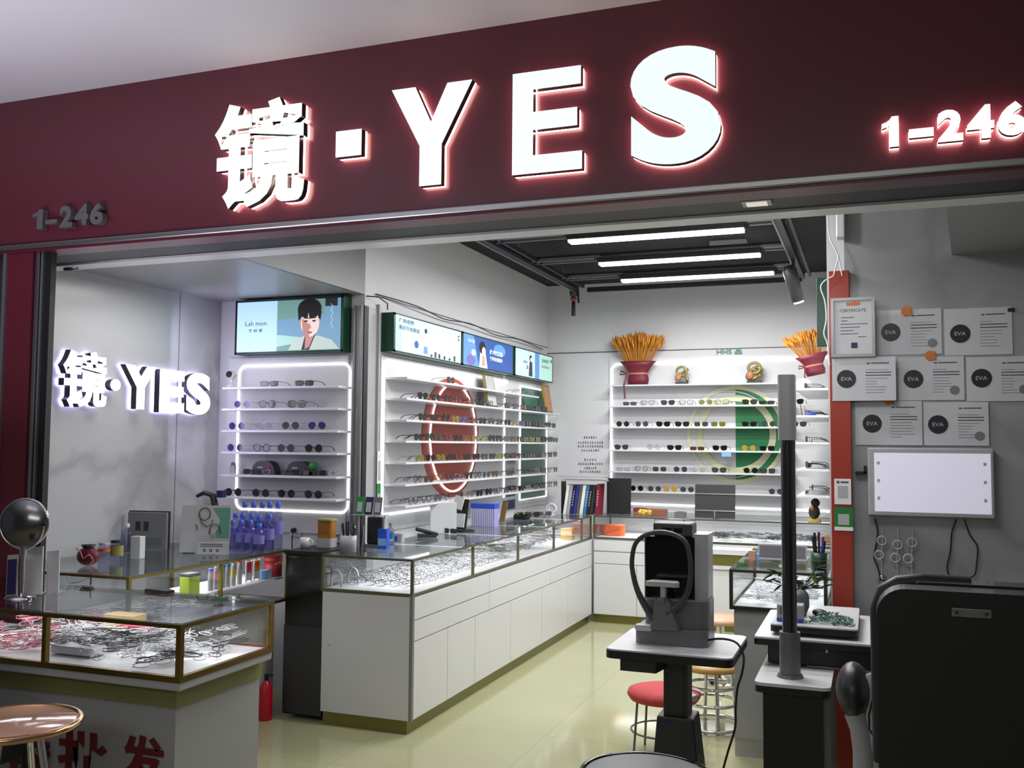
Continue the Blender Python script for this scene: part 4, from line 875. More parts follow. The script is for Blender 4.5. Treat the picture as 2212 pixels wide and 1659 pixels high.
# ================================================================== EYE TESTING TABLE AND INSTRUMENT
TZ = .72
A_, B_, C_, D_ = at(1311, 1398, z=TZ), at(1578, 1424, z=TZ), at(1602, 1378, z=TZ), at(1400, 1352, z=TZ)
t = thing('instrument_table', 'grey topped instrument table on a black telescopic column', 'table')
tx0, tx1, ty0, ty1 = A_.x, (B_.x+C_.x)/2+.01, (A_.y+B_.y)/2-.01, (C_.y+D_.y)/2
MB().rbox(tx0, tx1, ty0, ty1, TZ-.006, TZ, M_PALE, .03).build('table_top', t)
MB().rbox(tx0-.003, tx1+.003, ty0-.003, ty1+.003, TZ-.035, TZ-.006, M_BLACK, .033).build('edge_band', t)
MB().prism([(tx0+.05, ty0+.03), (tx0+.19, ty0+.03), (tx0+.21, ty0+.15), (tx0+.05, ty0+.15)], TZ-.085, TZ-.035, M_DARK).build('drawer', t, .004)
cxm = at(1461, 1480, y=3.85).x; cym = 3.87
MB().box(cxm-.045, cxm+.05, cym-.05, cym+.05, .44, TZ-.035, M_DARK).box(cxm+.03, cxm+.036, cym-.052, cym-.05, .44, TZ-.035, M_BLACK).build('column', t, .004)
b = MB(); vs = [(cxm-.068, cym-.07, .44), (cxm+.075, cym-.07, .44), (cxm+.075, cym+.07, .44), (cxm-.068, cym+.07, .44), (cxm-.10, cym-.10, .03), (cxm+.115, cym-.10, .03), (cxm+.115, cym+.10, .03), (cxm-.10, cym+.10, .03)]
b.add(vs, [(0, 1, 2, 3), (7, 6, 5, 4), (0, 4, 5, 1), (1, 5, 6, 2), (2, 6, 7, 3), (3, 7, 4, 0)], M_DARK); b.build('column_skirt', t, .006)
MB().rbox(cxm-.22, cxm+.22, cym-.22, cym+.2, 0, .03, M_BLACK, .05).build('base', t)
MB().box(cxm-.04, cxm-.01, cym-.072, cym-.07, .415, .43, M_NAVY).build('badge', t)
# refractor
iy = 3.86
def ip(px, py, dy=0): return at(px, py, y=iy+dy)
t = thing('autorefractor', 'grey eye testing instrument with a chin rest and arched forehead frame', 'eye testing instrument', (0, 0, 0))
M_IG = mat('instrument grey', (108, 108, 110), .35); M_IG2 = mat('instrument light grey', (190, 190, 193), .35); M_ID = mat('instrument dark', (70, 70, 72), .4)
l, r_, c_ = ip(1380, 1390).x, ip(1536, 1390).x, ip(1450, 1390).x
MB().rbox(l, r_, iy-.09, iy+.13, TZ, TZ+.06, M_IG, .04).build('base', t, .008)
MB().box(l+.005, l+.075, iy-.10, iy-.06, TZ+.05, TZ+.075, M_IG2).build('joystick_pad', t, .008)
MB().rbox(l+.03, r_-.002, iy-.06, iy+.14, TZ+.06, TZ+.17, M_IG, .05).build('carriage', t, .012)
z_of = lambda py: ip(1450, py).z
b = MB(); zb0, zb1 = TZ+.06, z_of(1288)
xa, xb = ip(1410, 1300, -.09).x, ip(1452, 1300, -.09).x
b.add([(xa-.01, iy-.11, zb0), (xb+.03, iy-.11, zb0), (xb+.03, iy-.05, zb0), (xa-.01, iy-.05, zb0), (xa+.012, iy-.10, zb1), (xb-.008, iy-.10, zb1), (xb-.008, iy-.06, zb1), (xa+.012, iy-.06, zb1)], [(3, 2, 1, 0), (4, 5, 6, 7), (0, 1, 5, 4), (1, 2, 6, 5), (2, 3, 7, 6), (3, 0, 4, 7)], M_IG); b.build('chin_rest_turret', t, .008)
px_ = [(1412, 1338), (1392, 1306), (1377, 1275), (1368, 1242), (1365, 1212), (1372, 1176), (1392, 1157), (1425, 1149), (1459, 1156), (1482, 1173), (1491, 1211), (1491, 1252), (1481, 1289), (1462, 1310), (1440, 1325)]
fp_ = sp([ip(a, b, -.09) for a, b in px_], 4); MB().tube(fp_, [.009+.008*(abs(k/(len(fp_)-1)-.5)*2)**3 for k in range(len(fp_))], M_ID, 12).build('forehead_frame', t)
q = ip(1433, 1274, -.09)
MB().cyl((q.x, q.y, zb1-.01), .012, z_of(1257)-zb1+.01, M_IG2, 16).cyl((q.x, q.y, zb1-.01), .02, .018, M_STEEL, 16).build('chin_rest_post', t)
b = MB(); zc = z_of(1256); b.prism([(q.x-.068, q.y-.02), (q.x-.05, q.y-.035), (q.x, q.y-.028), (q.x+.05, q.y-.035), (q.x+.068, q.y-.02), (q.x+.05, q.y+.03), (q.x-.05, q.y+.03)], zc-.006, zc+.012, M_IG2); b.build('chin_rest', t, .006)
xa, xb = ip(1396, 1240, .04).x, ip(1508, 1240, .04).x
MB().rbox(xa, xb, iy-.01, iy+.12, TZ+.16, z_of(1160), M_BLACKG, .02).build('measuring_head', t, .01)
MB().rbox(xb-.02, ip(1536, 1240, .08).x, iy-.005, iy+.15, TZ+.15, z_of(1152), M_IG2, .02).build('side_shell', t, .015)
xa, xb = ip(1416, 1140, .05).x, ip(1500, 1140, .05).x
MB().box(xa, xb, iy+.0, iy+.11, z_of(1160), z_of(1130), M_ID).build('screen_housing', t, .008)
MB().tube([(xa-.002, iy+.05, z_of(1155)), (xa-.004, iy+.05, z_of(1124)), (xb+.004, iy+.05, z_of(1124)), (xb+.002, iy+.05, z_of(1155))], .0025, M_STEEL, 6).build('handle_bracket', t)
MB().box((xa+xb)/2-.04, (xa+xb)/2-.005, iy-.004, iy, z_of(1150), z_of(1140), M_BLACKG).box((xa+xb)/2+.005, (xa+xb)/2+.04, iy-.004, iy, z_of(1150), z_of(1140), M_BLACKG).build('sensor_window', t)

pts = [(1529, 1383), (1548, 1380), (1570, 1381), (1590, 1388), (1602, 1404), (1607, 1424), (1603, 1454), (1593, 1487), (1589, 1530), (1588, 1572), (1573, 1622), (1562, 1662)]
o = MB().tube(sp([at(a, b, y=3.80-.012*i) for i, (a, b) in enumerate(pts)]), .0045, M_BLACK, 6).build('power_cable'); tag(o, 'black power cable curling off the instrument table and down to the floor', 'cable')

# ------------------------------------------------------------------ stools
def zat(px, py, y): return at(px, py, y=y).z
y_ = 4.72; xl_, xr_ = at(1357, 1500, y=y_).x, at(1513, 1500, y=y_).x; zt_ = zat(1435, 1487, y_)
t = thing('padded_stool', 'low stool with a red and grey cloth seat on thin chrome legs', 'stool', ((xl_+xr_)/2, y_, 0))
r = (xr_-xl_)/2
M_CLOTH = mat('red patterned cloth', (186, 66, 66), .8, noise=.35, nscale=14)
MB().lathe([(.02, zt_-.045), (r*.92, zt_-.05), (r*1.0, zt_-.028), (r*.97, zt_-.008), (r*.7, zt_+.006), (.01, zt_+.010)], (0, 0, 0), M_CLOTH, 30).build('seat_cushion', t)
b = MB()
for a0, a1 in ((-1.2, -.25), (.1, .35)):
    n = 8; vs = []
    for k in range(n+1):
        a = a0+(a1-a0)*k/n
        for rr, zz in ((r*1.004, zt_-.03), (r*.985, zt_-.005), (r*.72, zt_+.0075)): vs.append((rr*math.cos(a), rr*math.sin(a), zz))
    b.add(vs, [(k*3+j, k*3+3+j, k*3+4+j, k*3+1+j) for k in range(n) for j in range(2)], M_LGREY)
b.build('grey_patch', t)
for a in (.8, 2.35, 3.93, 5.5): MB().tube([(r*.85*math.cos(a), r*.85*math.sin(a), zt_-.045), (r*.98*math.cos(a), r*.98*math.sin(a), 0)], .006, M_GREY, 8).build('leg', t)
MB().tube([(r*.9*math.cos(2*PI*k/20), r*.9*math.sin(2*PI*k/20), .12) for k in range(20)], .005, M_GREY, 6, closed=True).build('foot_ring', t)
y_ = 5.3; c = at(1548, 1440, y=y_)
t = thing('chrome_stool', 'chrome bar stool with a light wood seat behind the instrument table', 'stool', (c.x-.03, y_, 0)); r = .165; zt_ = c.z+.02
MB().lathe([(.01, zt_-.03), (r, zt_-.03), (r+.004, zt_-.015), (r, zt_), (.01, zt_+.002)], (0, 0, 0), mat('honey wood', (190, 150, 80), .4, noise=.1), 32).build('seat', t)
for a in (.4, 1.97, 3.54, 5.11): MB().tube([(.11*math.cos(a), .11*math.sin(a), zt_-.03), (.14*math.cos(a), .14*math.sin(a), .01)], .011, M_CHROME, 8).build('leg', t)
for zz, rr in ((zt_-.12, .125), (.13, .14), (.012, .17)): MB().tube([(rr*math.cos(2*PI*k/28), rr*math.sin(2*PI*k/28), zz) for k in range(28)], .009, M_CHROME, 8, closed=True).build('ring', t)
y_ = 6.3; c = at(1556, 1333, y=y_)
t = thing('wooden_top_stool', 'small stool with a peach wood seat half hidden behind the grey showcase counter', 'stool', (c.x, y_, 0))
MB().lathe([(.01, c.z-.03), (.16, c.z-.03), (.16, c.z), (.01, c.z)], (0, 0, 0), mat('peach wood', (208, 160, 130), .5), 28).build('seat', t)
MB().lathe([(.12, 0), (.1, .02), (.03, .03), (.025, c.z-.05), (.10, c.z-.03)], (0, 0, 0), M_CHROME, 24).build('pedestal', t)
# round stool at bottom centre
sz = .47; a, b2 = at(1298, 1662, z=sz), at(1500, 1662, z=sz)
t = thing('round_seat_stool', 'round grey stool seat with a black rim at the bottom edge of the picture', 'stool', ((a.x+b2.x)/2, 3.05, 0)); r = .21
MB().lathe([(.01, sz-.01), (r-.015, sz-.01), (r-.02, sz-.002), (.01, sz)], (0, 0, 0), M_LGREY, 40).build('seat', t)
MB().tube([((r-.008)*math.cos(2*PI*k/44), (r-.008)*math.sin(2*PI*k/44), sz-.008) for k in range(44)], .011, M_BLACKG, 8, closed=True).build('rim', t)
MB().lathe([(.2, 0), (.18, .02), (.03, .05), (.03, sz-.03), (.1, sz-.01)], (0, 0, 0), M_CHROME, 28).build('pedestal', t)
# round stool bottom left
sz = .66; e = at(163, 1562, z=sz)
t = thing('gold_rimmed_stool', 'round stool with a shiny peach top and gold rim at the lower left corner', 'stool', (e.x-.195, e.y-.04, 0)); r = .19
MB().lathe([(.01, sz-.012), (r-.012, sz-.012), (r-.02, sz-.004), (.01, sz-.004)], (0, 0, 0), mat('peach leatherette', (196, 150, 130), .12, coat=.6), 44).build('seat', t)
MB().tube([((r-.006)*math.cos(2*PI*k/48), (r-.006)*math.sin(2*PI*k/48), sz-.012) for k in range(48)], .012, mat('rose gold metal', (190, 150, 112), .2, .9), 8, closed=True).build('rim', t)
MB().lathe([(.02, sz-.07), (r-.03, sz-.03), (r-.02, sz-.015)], (0, 0, 0), M_DARK, 40).build('underside', t)
for a in (.3, 1.87, 3.44, 5.01): MB().tube([(.08*math.cos(a), .08*math.sin(a), sz-.05), (.20*math.cos(a), .20*math.sin(a), 0)], .011, M_CHROME, 8).build('leg', t)
MB().tube([(.125*math.cos(2*PI*k/28), .125*math.sin(2*PI*k/28), .40) for k in range(28)], .007, M_CHROME, 8, closed=True).build('foot_ring', t)
# dark chair back at left edge
c = at(5, 1460, y=2.3)
t = thing('dark_chair', 'dark chair back with an olive piped edge cut off by the left picture edge', 'chair', (c.x-.2, 2.32, 0))
MB().plate((-.2, .03, .74), (1, 0, 0), (0, 0, 1), [(0, -.12), (.21, -.12), (.235, .10), (.215, .125), (0, .14)], .05, M_DARK).build('backrest', t, .012)
MB().tube([(.012, -.02, .62), (.03, -.02, .70), (.038, -.02, .84), (.02, -.02, .868), (-.2, -.02, .882)], .006, mat('olive piping', (92, 92, 40), .5), 8).build('piping', t)
MB().rbox(-.24, .02, .03, .30, .42, .48, M_DARK, .03).build('seat', t)
for x, y in ((-.2, .06), (0, .06), (-.2, .27), (0, .27)): MB().tube([(x, y, .44), (x, y, 0)], .012, M_BLACK, 8).build('leg', t)
MB().box(-.2, -.17, .02, .05, .44, .66, M_BLACK).box(-.03, 0, .02, .05, .44, .66, M_BLACK).build('back_support', t)

# ================================================================== EXAM UNIT
ub = at(1628, 1474, z=.62); ubr = at(1796, 1480, z=.62); ubb = at(1652, 1398, z=.62)
t = thing('exam_unit_stand', 'black instrument column with a white topped base and a tall grey pole', 'instrument stand')
ux0, ux1, uy0, uy1 = ub.x, ubr.x, ub.y, min(ubb.y, 4.78)
MB().rbox(ux0, ux1, uy0, uy1, .61, .622, M_PALE, .03).build('white_top', t)
MB().rbox(ux0+.002, ux1-.002, uy0+.002, uy1-.002, .585, .61, M_BLACK, .03).build('top_edge', t, .004)
MB().box(ux0+.03, ux1-.03, uy0+.03, uy1-.02, 0, .585, M_BLACK).box(ux1-.03, ux1-.005, uy0+.05, uy1-.02, 0, .585, M_GREY).build('pedestal', t)
pp = at(1707, 1462, z=.622); yp_ = pp.y
MB().cyl((pp.x, yp_, .622), .039, .17, M_GREY, 28).lathe([(.05, 0), (.045, .012)], (pp.x, yp_, .622), M_GREY, 28).build('sleeve', t)
def pz(px, py): return at(px, py, y=yp_)
MB().cyl((pp.x, yp_, .79), .0275, pz(1695, 945).z-.79, mat('polished pole', (96, 96, 100), .18, .9), 28).build('pole', t)
zb_, ztp = pz(1695, 951).z, pz(1693, 811).z
b = MB(); b.rbox(pp.x-.034, pp.x+.030, yp_-.05, yp_+.05, zb_, ztp, M_IG2, .02); b.build('pole_head', t, .012)
b = MB(); b.cyl((pp.x-.0, yp_-.051, zb_+.075), .006, .001, M_DARK, 10); b.cyl((pp.x, yp_-.051, zb_+.02), .005, .001, M_DARK, 10)
# swing table
sz = .735; a, b2, c = at(1629, 1374, z=sz), at(1895, 1390, z=sz), at(1652, 1323, z=sz)
t = thing('swing_table', 'grey topped black swing table with a drawer box, beside the exam chair', 'table')
sx0, sx1, sy0, sy1 = a.x, .12, max(a.y, yp_+.06), 4.70
MB().rbox(sx0, sx1, sy0, sy1, sz-.008, sz, M_PALE, .02).build('table_top', t)
MB().rbox(sx0-.002, sx1, sy0-.002, sy1, sz-.032, sz-.008, M_BLACK, .02).build('edge_band', t)
zd = max(.63, at(1800, 1446, y=sy0+.03).z)
MB().box(sx0+.05, sx1-.05, sy0+.03, sy1-.15, zd, sz-.032, M_BLACK).build('drawer_box', t, .003)
q = at(1786, 1402, y=sy0+.03); MB().box(q.x-.004, q.x+.004, sy0+.026, sy0+.03, q.z-.014, q.z+.006, M_WHITE).build('drawer_latch', t)
MB().box(sx0+.2, sx1-.05, sy0+.025, sy0+.029, zd-.004, zd+.001, M_ALU).build('bottom_edge_strip', t)
MB().cyl((sx1-.08, sy1-.12, 0), .04, sz-.03, M_BLACK, 20).build('support_post', t)
tz2 = sz+.045; a = at(1666, 1348, z=tz2); b2 = at(1852, 1358, z=tz2)
t = thing('upper_tray', 'smaller white tray with a black edge standing on the swing table', 'tray')
ty0_ = sy0+.05; ty1_ = sy1-.08; txa = at(1664, 1345, y=ty0_).x; txb = at(1853, 1355, y=ty0_).x
MB().rbox(txa, txb, ty0_, ty1_, tz2-.006, tz2, M_WHITE, .02).build('tray_top', t); MB().rbox(txa-.001, txb+.001, ty0_-.001, ty1_, tz2-.030, tz2-.006, M_BLACK, .02).build('edge_band', t)
MB().box(txa+.03, txb-.03, ty0_+.03, ty1_-.03, sz, tz2-.03, M_BLACK).build('tray_foot', t)
# exam chair
ych = 2.85
def cp(px, py, dy=0): return at(px, py, y=ych+dy)
t = thing('exam_chair', 'large black padded exam chair seen from behind at the right edge', 'chair')
M_LEA = mat('black leatherette', (7, 7, 8), .55, coat=.1)
def roundrect(xl, xr, zb, zt, rr, n=8):
    pts = [(xl, zb), (xr, zb), (xr, zt)]
    pts += [(xl+rr+rr*math.cos(math.radians(a)), zt-rr+rr*math.sin(math.radians(a))) for a in [90+90*k/n for k in range(n+1)]]
    return pts
q = cp(1893, 1290); q2 = cp(1975, 1249, .14)
MB().plate((0, ych+.10, 0), (1, 0, 0), (0, 0, 1), roundrect(q.x, q.x+.62, .42, cp(1950, 1272).z, .075), .10, M_LEA).build('backrest', t, .02)
MB().plate((0, ych+.22, 0), (1, 0, 0), (0, 0, 1), roundrect(cp(1975, 1249, .2).x, q.x+.60, .95, cp(1975, 1249, .2).z, .01), .10, M_LEA).build('upper_pad', t, .01)
qa = cp(1896, 1300, .15); MB().tube([(q.x+.006, ych+.16, .6), (q.x+.004, ych+.16, qa.z-.02), (q.x+.02, ych+.16, qa.z+.03), (q.x+.06, ych+.16, qa.z+.055), (q.x+.13, ych+.17, qa.z+.065), (q.x+.25, ych+.18, qa.z+.06)], .022, mat('dark padding', (34, 34, 36), .5), 10).build('piping_roll', t)
a, b2 = cp(2055, 1312), cp(2142, 1336)
MB().box(a.x, b2.x, ych-.006, ych, b2.z, a.z, M_STEEL).build('metal_plate', t, .002)
b = MB()
for fx_ in (.13, .88): b.lathe([(.005, 0), (.005, .003)], (a.x+(b2.x-a.x)*fx_, ych-.006, (a.z+b2.z)/2), M_DARK, 10, R=rotm(PI/2))
b.build('screw', t)
MB().rbox(q.x+.02, q.x+.6, ych+.12, ych+.62, .40, .52, M_LEA, .05).build('seat', t, .02)
MB().cyl((q.x+.3, ych+.35, .03), .07, .38, M_GREY, 24).cyl((q.x+.3, ych+.35, 0), .25, .03, M_BLACK, 32).build('pedestal', t)
# arm of the chair
ya_ = 3.15
e0 = at(1843, 1497, y=ya_)
b = MB(); b.ball((e0.x, ya_+.05, e0.z), .052, .10, .082, M_DARK, 20, 14); b.build('arm_pad', t)
b = MB(); P = [(1852, 1470), (1875, 1462), (1888, 1500), (1885, 1560), (1882, 1620), (1885, 1700)]
b.tube([at(x, y, y=ya_+.03) for x, y in P], [.012, .018, .022, .026, .03, .034], M_WHITE, 12); b.tube([at(x, y, y=ya_+.02) for x, y in ((1845, 1540), (1858, 1575), (1866, 1620), (1870, 1700))], [.03, .03, .032, .036], M_LGREY, 12); b.build('arm_shell', t)
o = MB().tube([at(x, y, y=ya_-.05) for x, y in ((1893, 1440), (1893, 1480), (1884, 1515), (1877, 1545), (1878, 1575), (1888, 1592))], .003, M_BLACK, 6).build('thin_cable'); tag(o, 'thin black cable hanging beside the exam chair arm', 'cable')
# ================================================================== EXAM WALL: certificates, screen
yw = YC
def paper(nm, x0, y0, x1, y1, lab, cat, badge=None, seal=None, th=.003, m=None, skew=0):
    a = at(x0, y0, y=yw-th); b = at(x1, y1, y=yw-th)
    t = thing(nm, lab, cat, (a.x, yw, b.z), 0, 'certificates on the exam corner wall'); w = b.x-a.x; h = a.z-b.z
    MB().box(0, w, -th, -.0005 if th < .04 else -.0465, 0, h, m or M_CERT).build('sheet', t)
    return t, w, h, a, b
M_CERT = mat('grey certificate card', (188, 188, 192), .45); M_INK = mat('print ink', (70, 70, 74), .6); M_SEAL = mat('silver seal', (120, 120, 124), .4, .3); M_BADGE = mat('black badge', (22, 24, 30), .4)
M_TAPE = mat('orange tape', (190, 110, 40), .5)
certs = [(1893, 671, 2035, 764, 1924, 718, 2014, 741, 'pale certificate with a black round badge, in the top row next to the framed certificate'),
         (2039, 668, 2188, 765, 2074, 721, None, 0, 'pale certificate with a black round badge, rightmost in the top row'),
         (1797, 773, 1936, 865, 1829, 820, None, 0, 'pale certificate with a black round badge, leftmost in the middle row'),
         (1940, 772, 2084, 864, 1973, 819, 2062, 843, 'pale certificate with a black round badge, in the centre of the middle row'),
         (2087, 772, 2232, 866, 2120, 817, 2212, 841, 'pale certificate with a black round badge, cut by the right picture edge'),
         (1847, 867, 1993, 962, 1884, 915, None, 0, 'pale certificate with a black round badge, left one of the bottom row'),
         (1995, 869, 2137, 963, 2026, 917, 2116, 942, 'pale certificate with a black round badge, right one of the bottom row')]
for i, (x0, y0, x1, y1, bx, by, sx, sy, lab) in enumerate(certs):
    t, w, h, a, b = paper('certificate', x0, y0, x1, y1, lab, 'certificate', th=.049 if i == 2 else .003+.0007*i)
    th = .049 if i == 2 else .003+.0007*i
    c = at(bx, by, y=yw); cx_, cz_ = c.x-a.x, c.z-b.z
    g_ = MB(); g_.plate((cx_, -th, cz_), (1, 0, 0), (0, 0, 1), ell(0, 0, .043, .043, 28), .0015, M_BADGE); bd = g_.build('round_badge', t)
    g_ = MB(); text_on(g_, 'EVA', (cx_-.024, -th-.0015, cz_-.009), (1, 0, 0), (0, 0, 1), .048, .018, M_LGREY, .0006, .01)
    g_.build('badge_lettering', bd)
    g_ = MB(); tx0_ = w*.53; rg = random.Random(i)
    g_.box(tx0_-.0+.005, tx0_+.02, -th-.0006, -th, h*.84, h*.84+.006, M_INK).box(tx0_+.025, w*.9, -th-.0006, -th, h*.845, h*.845+.005, M_INK)
    for k in range(9):
        z = h*(.70-.065*k); ln = w*(.40 if k in (1, 2) else rg.uniform(.16, .36)); g_.box(tx0_, tx0_+ln, -th-.0006, -th, z, z+(.0045 if k in (1, 2) else .0022), M_INK if k in (1, 2) else M_SEAL)
    g_.build('print', t)
    if sx:
        c = at(sx, sy, y=yw); MB().plate((c.x-a.x, -th, c.z-b.z), (1, 0, 0), (0, 0, 1), ell(0, 0, .021, .021, 20), .001, M_SEAL).build('seal', t)
t, w, h, a, b = paper('framed_certificate', 1794, 645, 1891, 770, 'upright framed certificate at the left of the top row, over the orange pilaster', 'certificate', th=.056, m=M_CERT)
e = .014
MB().box(0, w, -.062, -.056, 0, e, M_ALU).box(0, w, -.062, -.056, h-e, h, M_ALU).box(0, e, -.062, -.056, e, h-e, M_ALU).box(w-e, w, -.062, -.056, e, h-e, M_ALU).build('silver_frame', t)
g_ = MB(); text_on(g_, 'CERTIFICATE', (w*.22, -.056, h*.76), (1, 0, 0), (0, 0, 1), w*.58, h*.05, M_INK, .001)
for k, (x_, l_) in enumerate(((.24, .3), (.24, .14), (.22, .62), (.22, .45), (.22, .3), (.22, .4), (.62, .18))): g_.box(w*x_, w*(x_+l_), -.0568, -.056, h*(.66-.055*k), h*(.66-.055*k)+.003, M_INK)
g_.build('print', t)
MB().box(w*.36, w*.50, -.0575, -.056, h*.87, h*.92, M_TAPE).box(w*.50, w*.66, -.0575, -.056, h*.87, h*.93, M_ORANGE).build('gold_emblem', t); MB().box(w*.46, w*.60, -.0575, -.056, h*.15, h*.24, M_NAVY).build('navy_stamp', t)
for i, (x, y, lab) in enumerate(((1958, 672, 'orange tape above the second certificate of the top row'), (2010, 768, 'orange tape between the top and middle rows of certificates'), (1921, 864, 'orange tape between the middle and bottom rows of certificates'))):
    c = at(x, y, y=yw); o = MB().plate((c.x, yw-.009, c.z), (1, 0, 0), (0, 0, 1), [(-.024, -.012), (-.012, -.024), (.022, -.02), (.02, .018), (-.008, .022), (-.022, .012)], .001, M_TAPE).build('tape_patch'); tag(o, lab, 'tape')
# payment cards on the pilaster (codes left blank)
for x0, y0, x1, y1, m1, lab in ((1802, 1034, 1839, 1090, M_WHITEP, 'white payment card on the orange pilaster above the green one'), (1802, 1096, 1843, 1147, M_GREEN2, 'green payment card on the orange pilaster below the white one')):
    a = at(x0, y0, y=yw-.048); b = at(x1, y1, y=yw-.048); t = thing('payment_card', lab, 'card', (a.x, yw-.0455, b.z)); w = b.x-a.x; h = a.z-b.z
    MB().box(0, w, -.003, 0, 0, h, m1).build('card_sheet', t); MB().box(w*.2, w*.8, -.004, -.003, h*.25, h*.72, M_PAPERG).build('blank_window', t)
    if m1 is M_GREEN2: MB().box(0, w, -.004, -.003, 0, h*.16, M_WHITEP).build('white_footer', t)
    else:
        g_ = MB(); g_.box(w*.15, w*.3, -.004, -.003, h*.82, h*.92, M_INK).box(w*.38, w*.85, -.004, -.003, h*.84, h*.90, M_INK); g_.build('print', t)
# wall screen
a = at(1874, 967, y=yw-.05); b = at(2150, 1121, y=yw-.05); t = thing('wall_screen', 'large lit white display screen in a silver frame under the certificates', 'screen', (a.x, yw, b.z)); w = b.x-a.x; h = a.z-b.z
MB().box(0, w, -.045, 0, 0, h, M_LGREY).build('casing', t, .006)
a2 = at(1888, 978, y=yw-.05); b2 = at(2143, 1112, y=yw-.05)
sc_ = MB().box(a2.x-a.x, b2.x-a.x, -.047, -.045, b2.z-b.z, a2.z-b.z, M_SCREEN).build('screen_face', t)
g_ = MB(); W2 = b2.x-b2.x
for zz in (.2, .5, .8):
    for xx in (a2.x-a.x+.012, b2.x-a.x-.03): g_.box(xx, xx+.012, -.0478, -.047, b2.z-b.z+(a2.z-b2.z)*zz, b2.z-b.z+(a2.z-b2.z)*zz+.014, M_PAPERG)
g_.build('screen_marks', t)
def wcord(pts, lab, nm='wall_cable', r=.0035): o = MB().tube(sp([at(x, y, y=yw-.012) for x, y in pts]), r, M_BLACK, 6).build(nm); return tag(o, lab, 'cable')
wcord([(1890, 1120), (1896, 1150), (1891, 1185), (1888, 1205), (1896, 1225), (1903, 1255)], 'black cable hanging from the left end of the wall screen')
wcord([(2066, 1122), (2056, 1150), (2053, 1190), (2046, 1225), (2052, 1250)], 'thin black cable looping down from the middle of the wall screen, left strand')
wcord([(2083, 1122), (2095, 1155), (2111, 1180), (2110, 1215), (2106, 1240), (2095, 1248)], 'thin black cable looping down from the middle of the wall screen, right strand')
c = at(1862, 1022, y=yw-.02); o = MB().box(-.03, .02, -.01, .018, -.008, .008, M_BLACK).box(.008, .02, -.01, .018, 0, .035, M_BLACK).build('cable_clip', loc=(c.x, yw-.02, c.z)); tag(o, 'black cable clip on the wall left of the screen', 'clip')
c = at(2184, 669, y=yw-.01); o = MB().rbox(-.014, .014, -.008, .0, -.008, .008, M_BLACK, .004).build('wall_hook', loc=(c.x, yw-.002, c.z)); tag(o, 'small black hook at the top right of the certificates', 'hook')
# hanging clear strings with rings
M_RINGC = glass('clear ring plastic', (215, 215, 220), .35)
rg_ = [((1905, 1168), (1899, 1199)), ((1939, 1177), (1934, 1205)), ((1970, 1172), (1962, 1207))]
for i, prs in enumerate(rg_):
    t = thing('ring_chain', 'clear plastic chain of rings hanging under the wall screen, %s' % ['left one', 'middle one', 'right one'][i], 'ornament', (at(prs[0][0], 1145, y=yw-.02).x, yw-.02, at(1940, 1140, y=yw-.02).z), 0, 'clear ring chains under the wall screen')
    base = Vector(t.location)
    MB().tube([(0, 0, 0), (.004, 0, -.05), (-.006, 0, -.14), (.0, 0, -.27)], .002, M_LGREY, 5).build('string', t)
    for (x, y) in prs:
        c = at(x, y, y=yw-.02)-base; MB().tube([(c.x+.020*math.cos(2*PI*k/18), 0, c.z+.020*math.sin(2*PI*k/18)) for k in range(18)], .0035, M_LGREY, 6, closed=True).build('ring', t)
    MB().ball((0, 0, -.25), .02, .01, .028, M_RINGC).build('drop', t)
# wall notice text on the left part of the rear wall
b = MB(); yy_ = YB-.002
rg = random.Random(3)
rowspec = [(944, 6, 30), (955, 11, 56), (963, 11, 56), (972, 8, 40), (992, 5, 28), (1001, 11, 54), (1010, 6, 28), (1018, 9, 46)]
for ri, (yy, n, wpx) in enumerate(rowspec):
    if ri == 4: tag(b.build('wall_notice'), 'upper block of small grey print on the rear wall left of the glowing frame', 'lettering'); b = MB()
    for k in range(n):
        xx = 1276-wpx/2+wpx*k/n; c = at(xx, yy+3, y=yy_); s_ = .017
        b.box(c.x, c.x+s_*.8, yy_-.001, yy_, c.z, c.z+.003, M_GREY).box(c.x+.001, c.x+s_*.7, yy_-.001, yy_, c.z+.009, c.z+.012, M_GREY).box(c.x+rg.uniform(.002, .01), c.x+rg.uniform(.011, .014), yy_-.001, yy_, c.z, c.z+.02, M_GREY)

tag(b.build('wall_notice'), 'lower block of small grey print on the rear wall above the books', 'lettering')

# ================================================================== THINGS ON THE COUNTERS
CT = .893+.003+.0068
def on(px, py): return at(px, py, z=CT)
def h_at(p, px, py): return at(px, py, y=p.y).z-CT
# --- long counter, front to back
p = on(752, 1192)
t = thing('pen_holder', 'grey oval pen holder crammed with dark pens on the near end of the long counter', 'pen holder', (p.x, p.y, CT))
MB().lathe([(.001, 0), (.048, 0), (.05, .09), (.046, .09), (.044, .004), (.001, .003)], (0, 0, 0), M_LGREY, 24, sy=.7).build('cup', t)
rg = random.Random(5)
for k in range(9):
    a = rg.uniform(0, 2*PI); x, y = .028*math.cos(a), .016*math.sin(a)
    MB().tube([(x*.6, y*.6, .006), (x*1.4, y*1.4, rg.uniform(.12, .17))], .0045, [M_BLACK, M_NAVY, M_DARK, M_WHITE, M_BLACK, M_BROWN][k % 6], 7).build('pen', t)
t = thing('scissors', 'black handled tool leaning in front of the card reader by the pen holder', 'tool', (on(778, 1186).x, on(778, 1186).y, CT))
MB().tube([(0, 0, 0), (.004, .01, .08), (0, .02, .13)], .005, M_BLACK, 6).tube([(.012, 0, 0), (.014, .01, .08), (.006, .02, .13)], .005, M_STEEL, 6).build('blades', t)
p = on(795, 1186)
t = thing('payment_terminal', 'dark grey terminal screen seen from behind on the near end of the long counter', 'terminal', (p.x+.0, p.y+.08, CT))
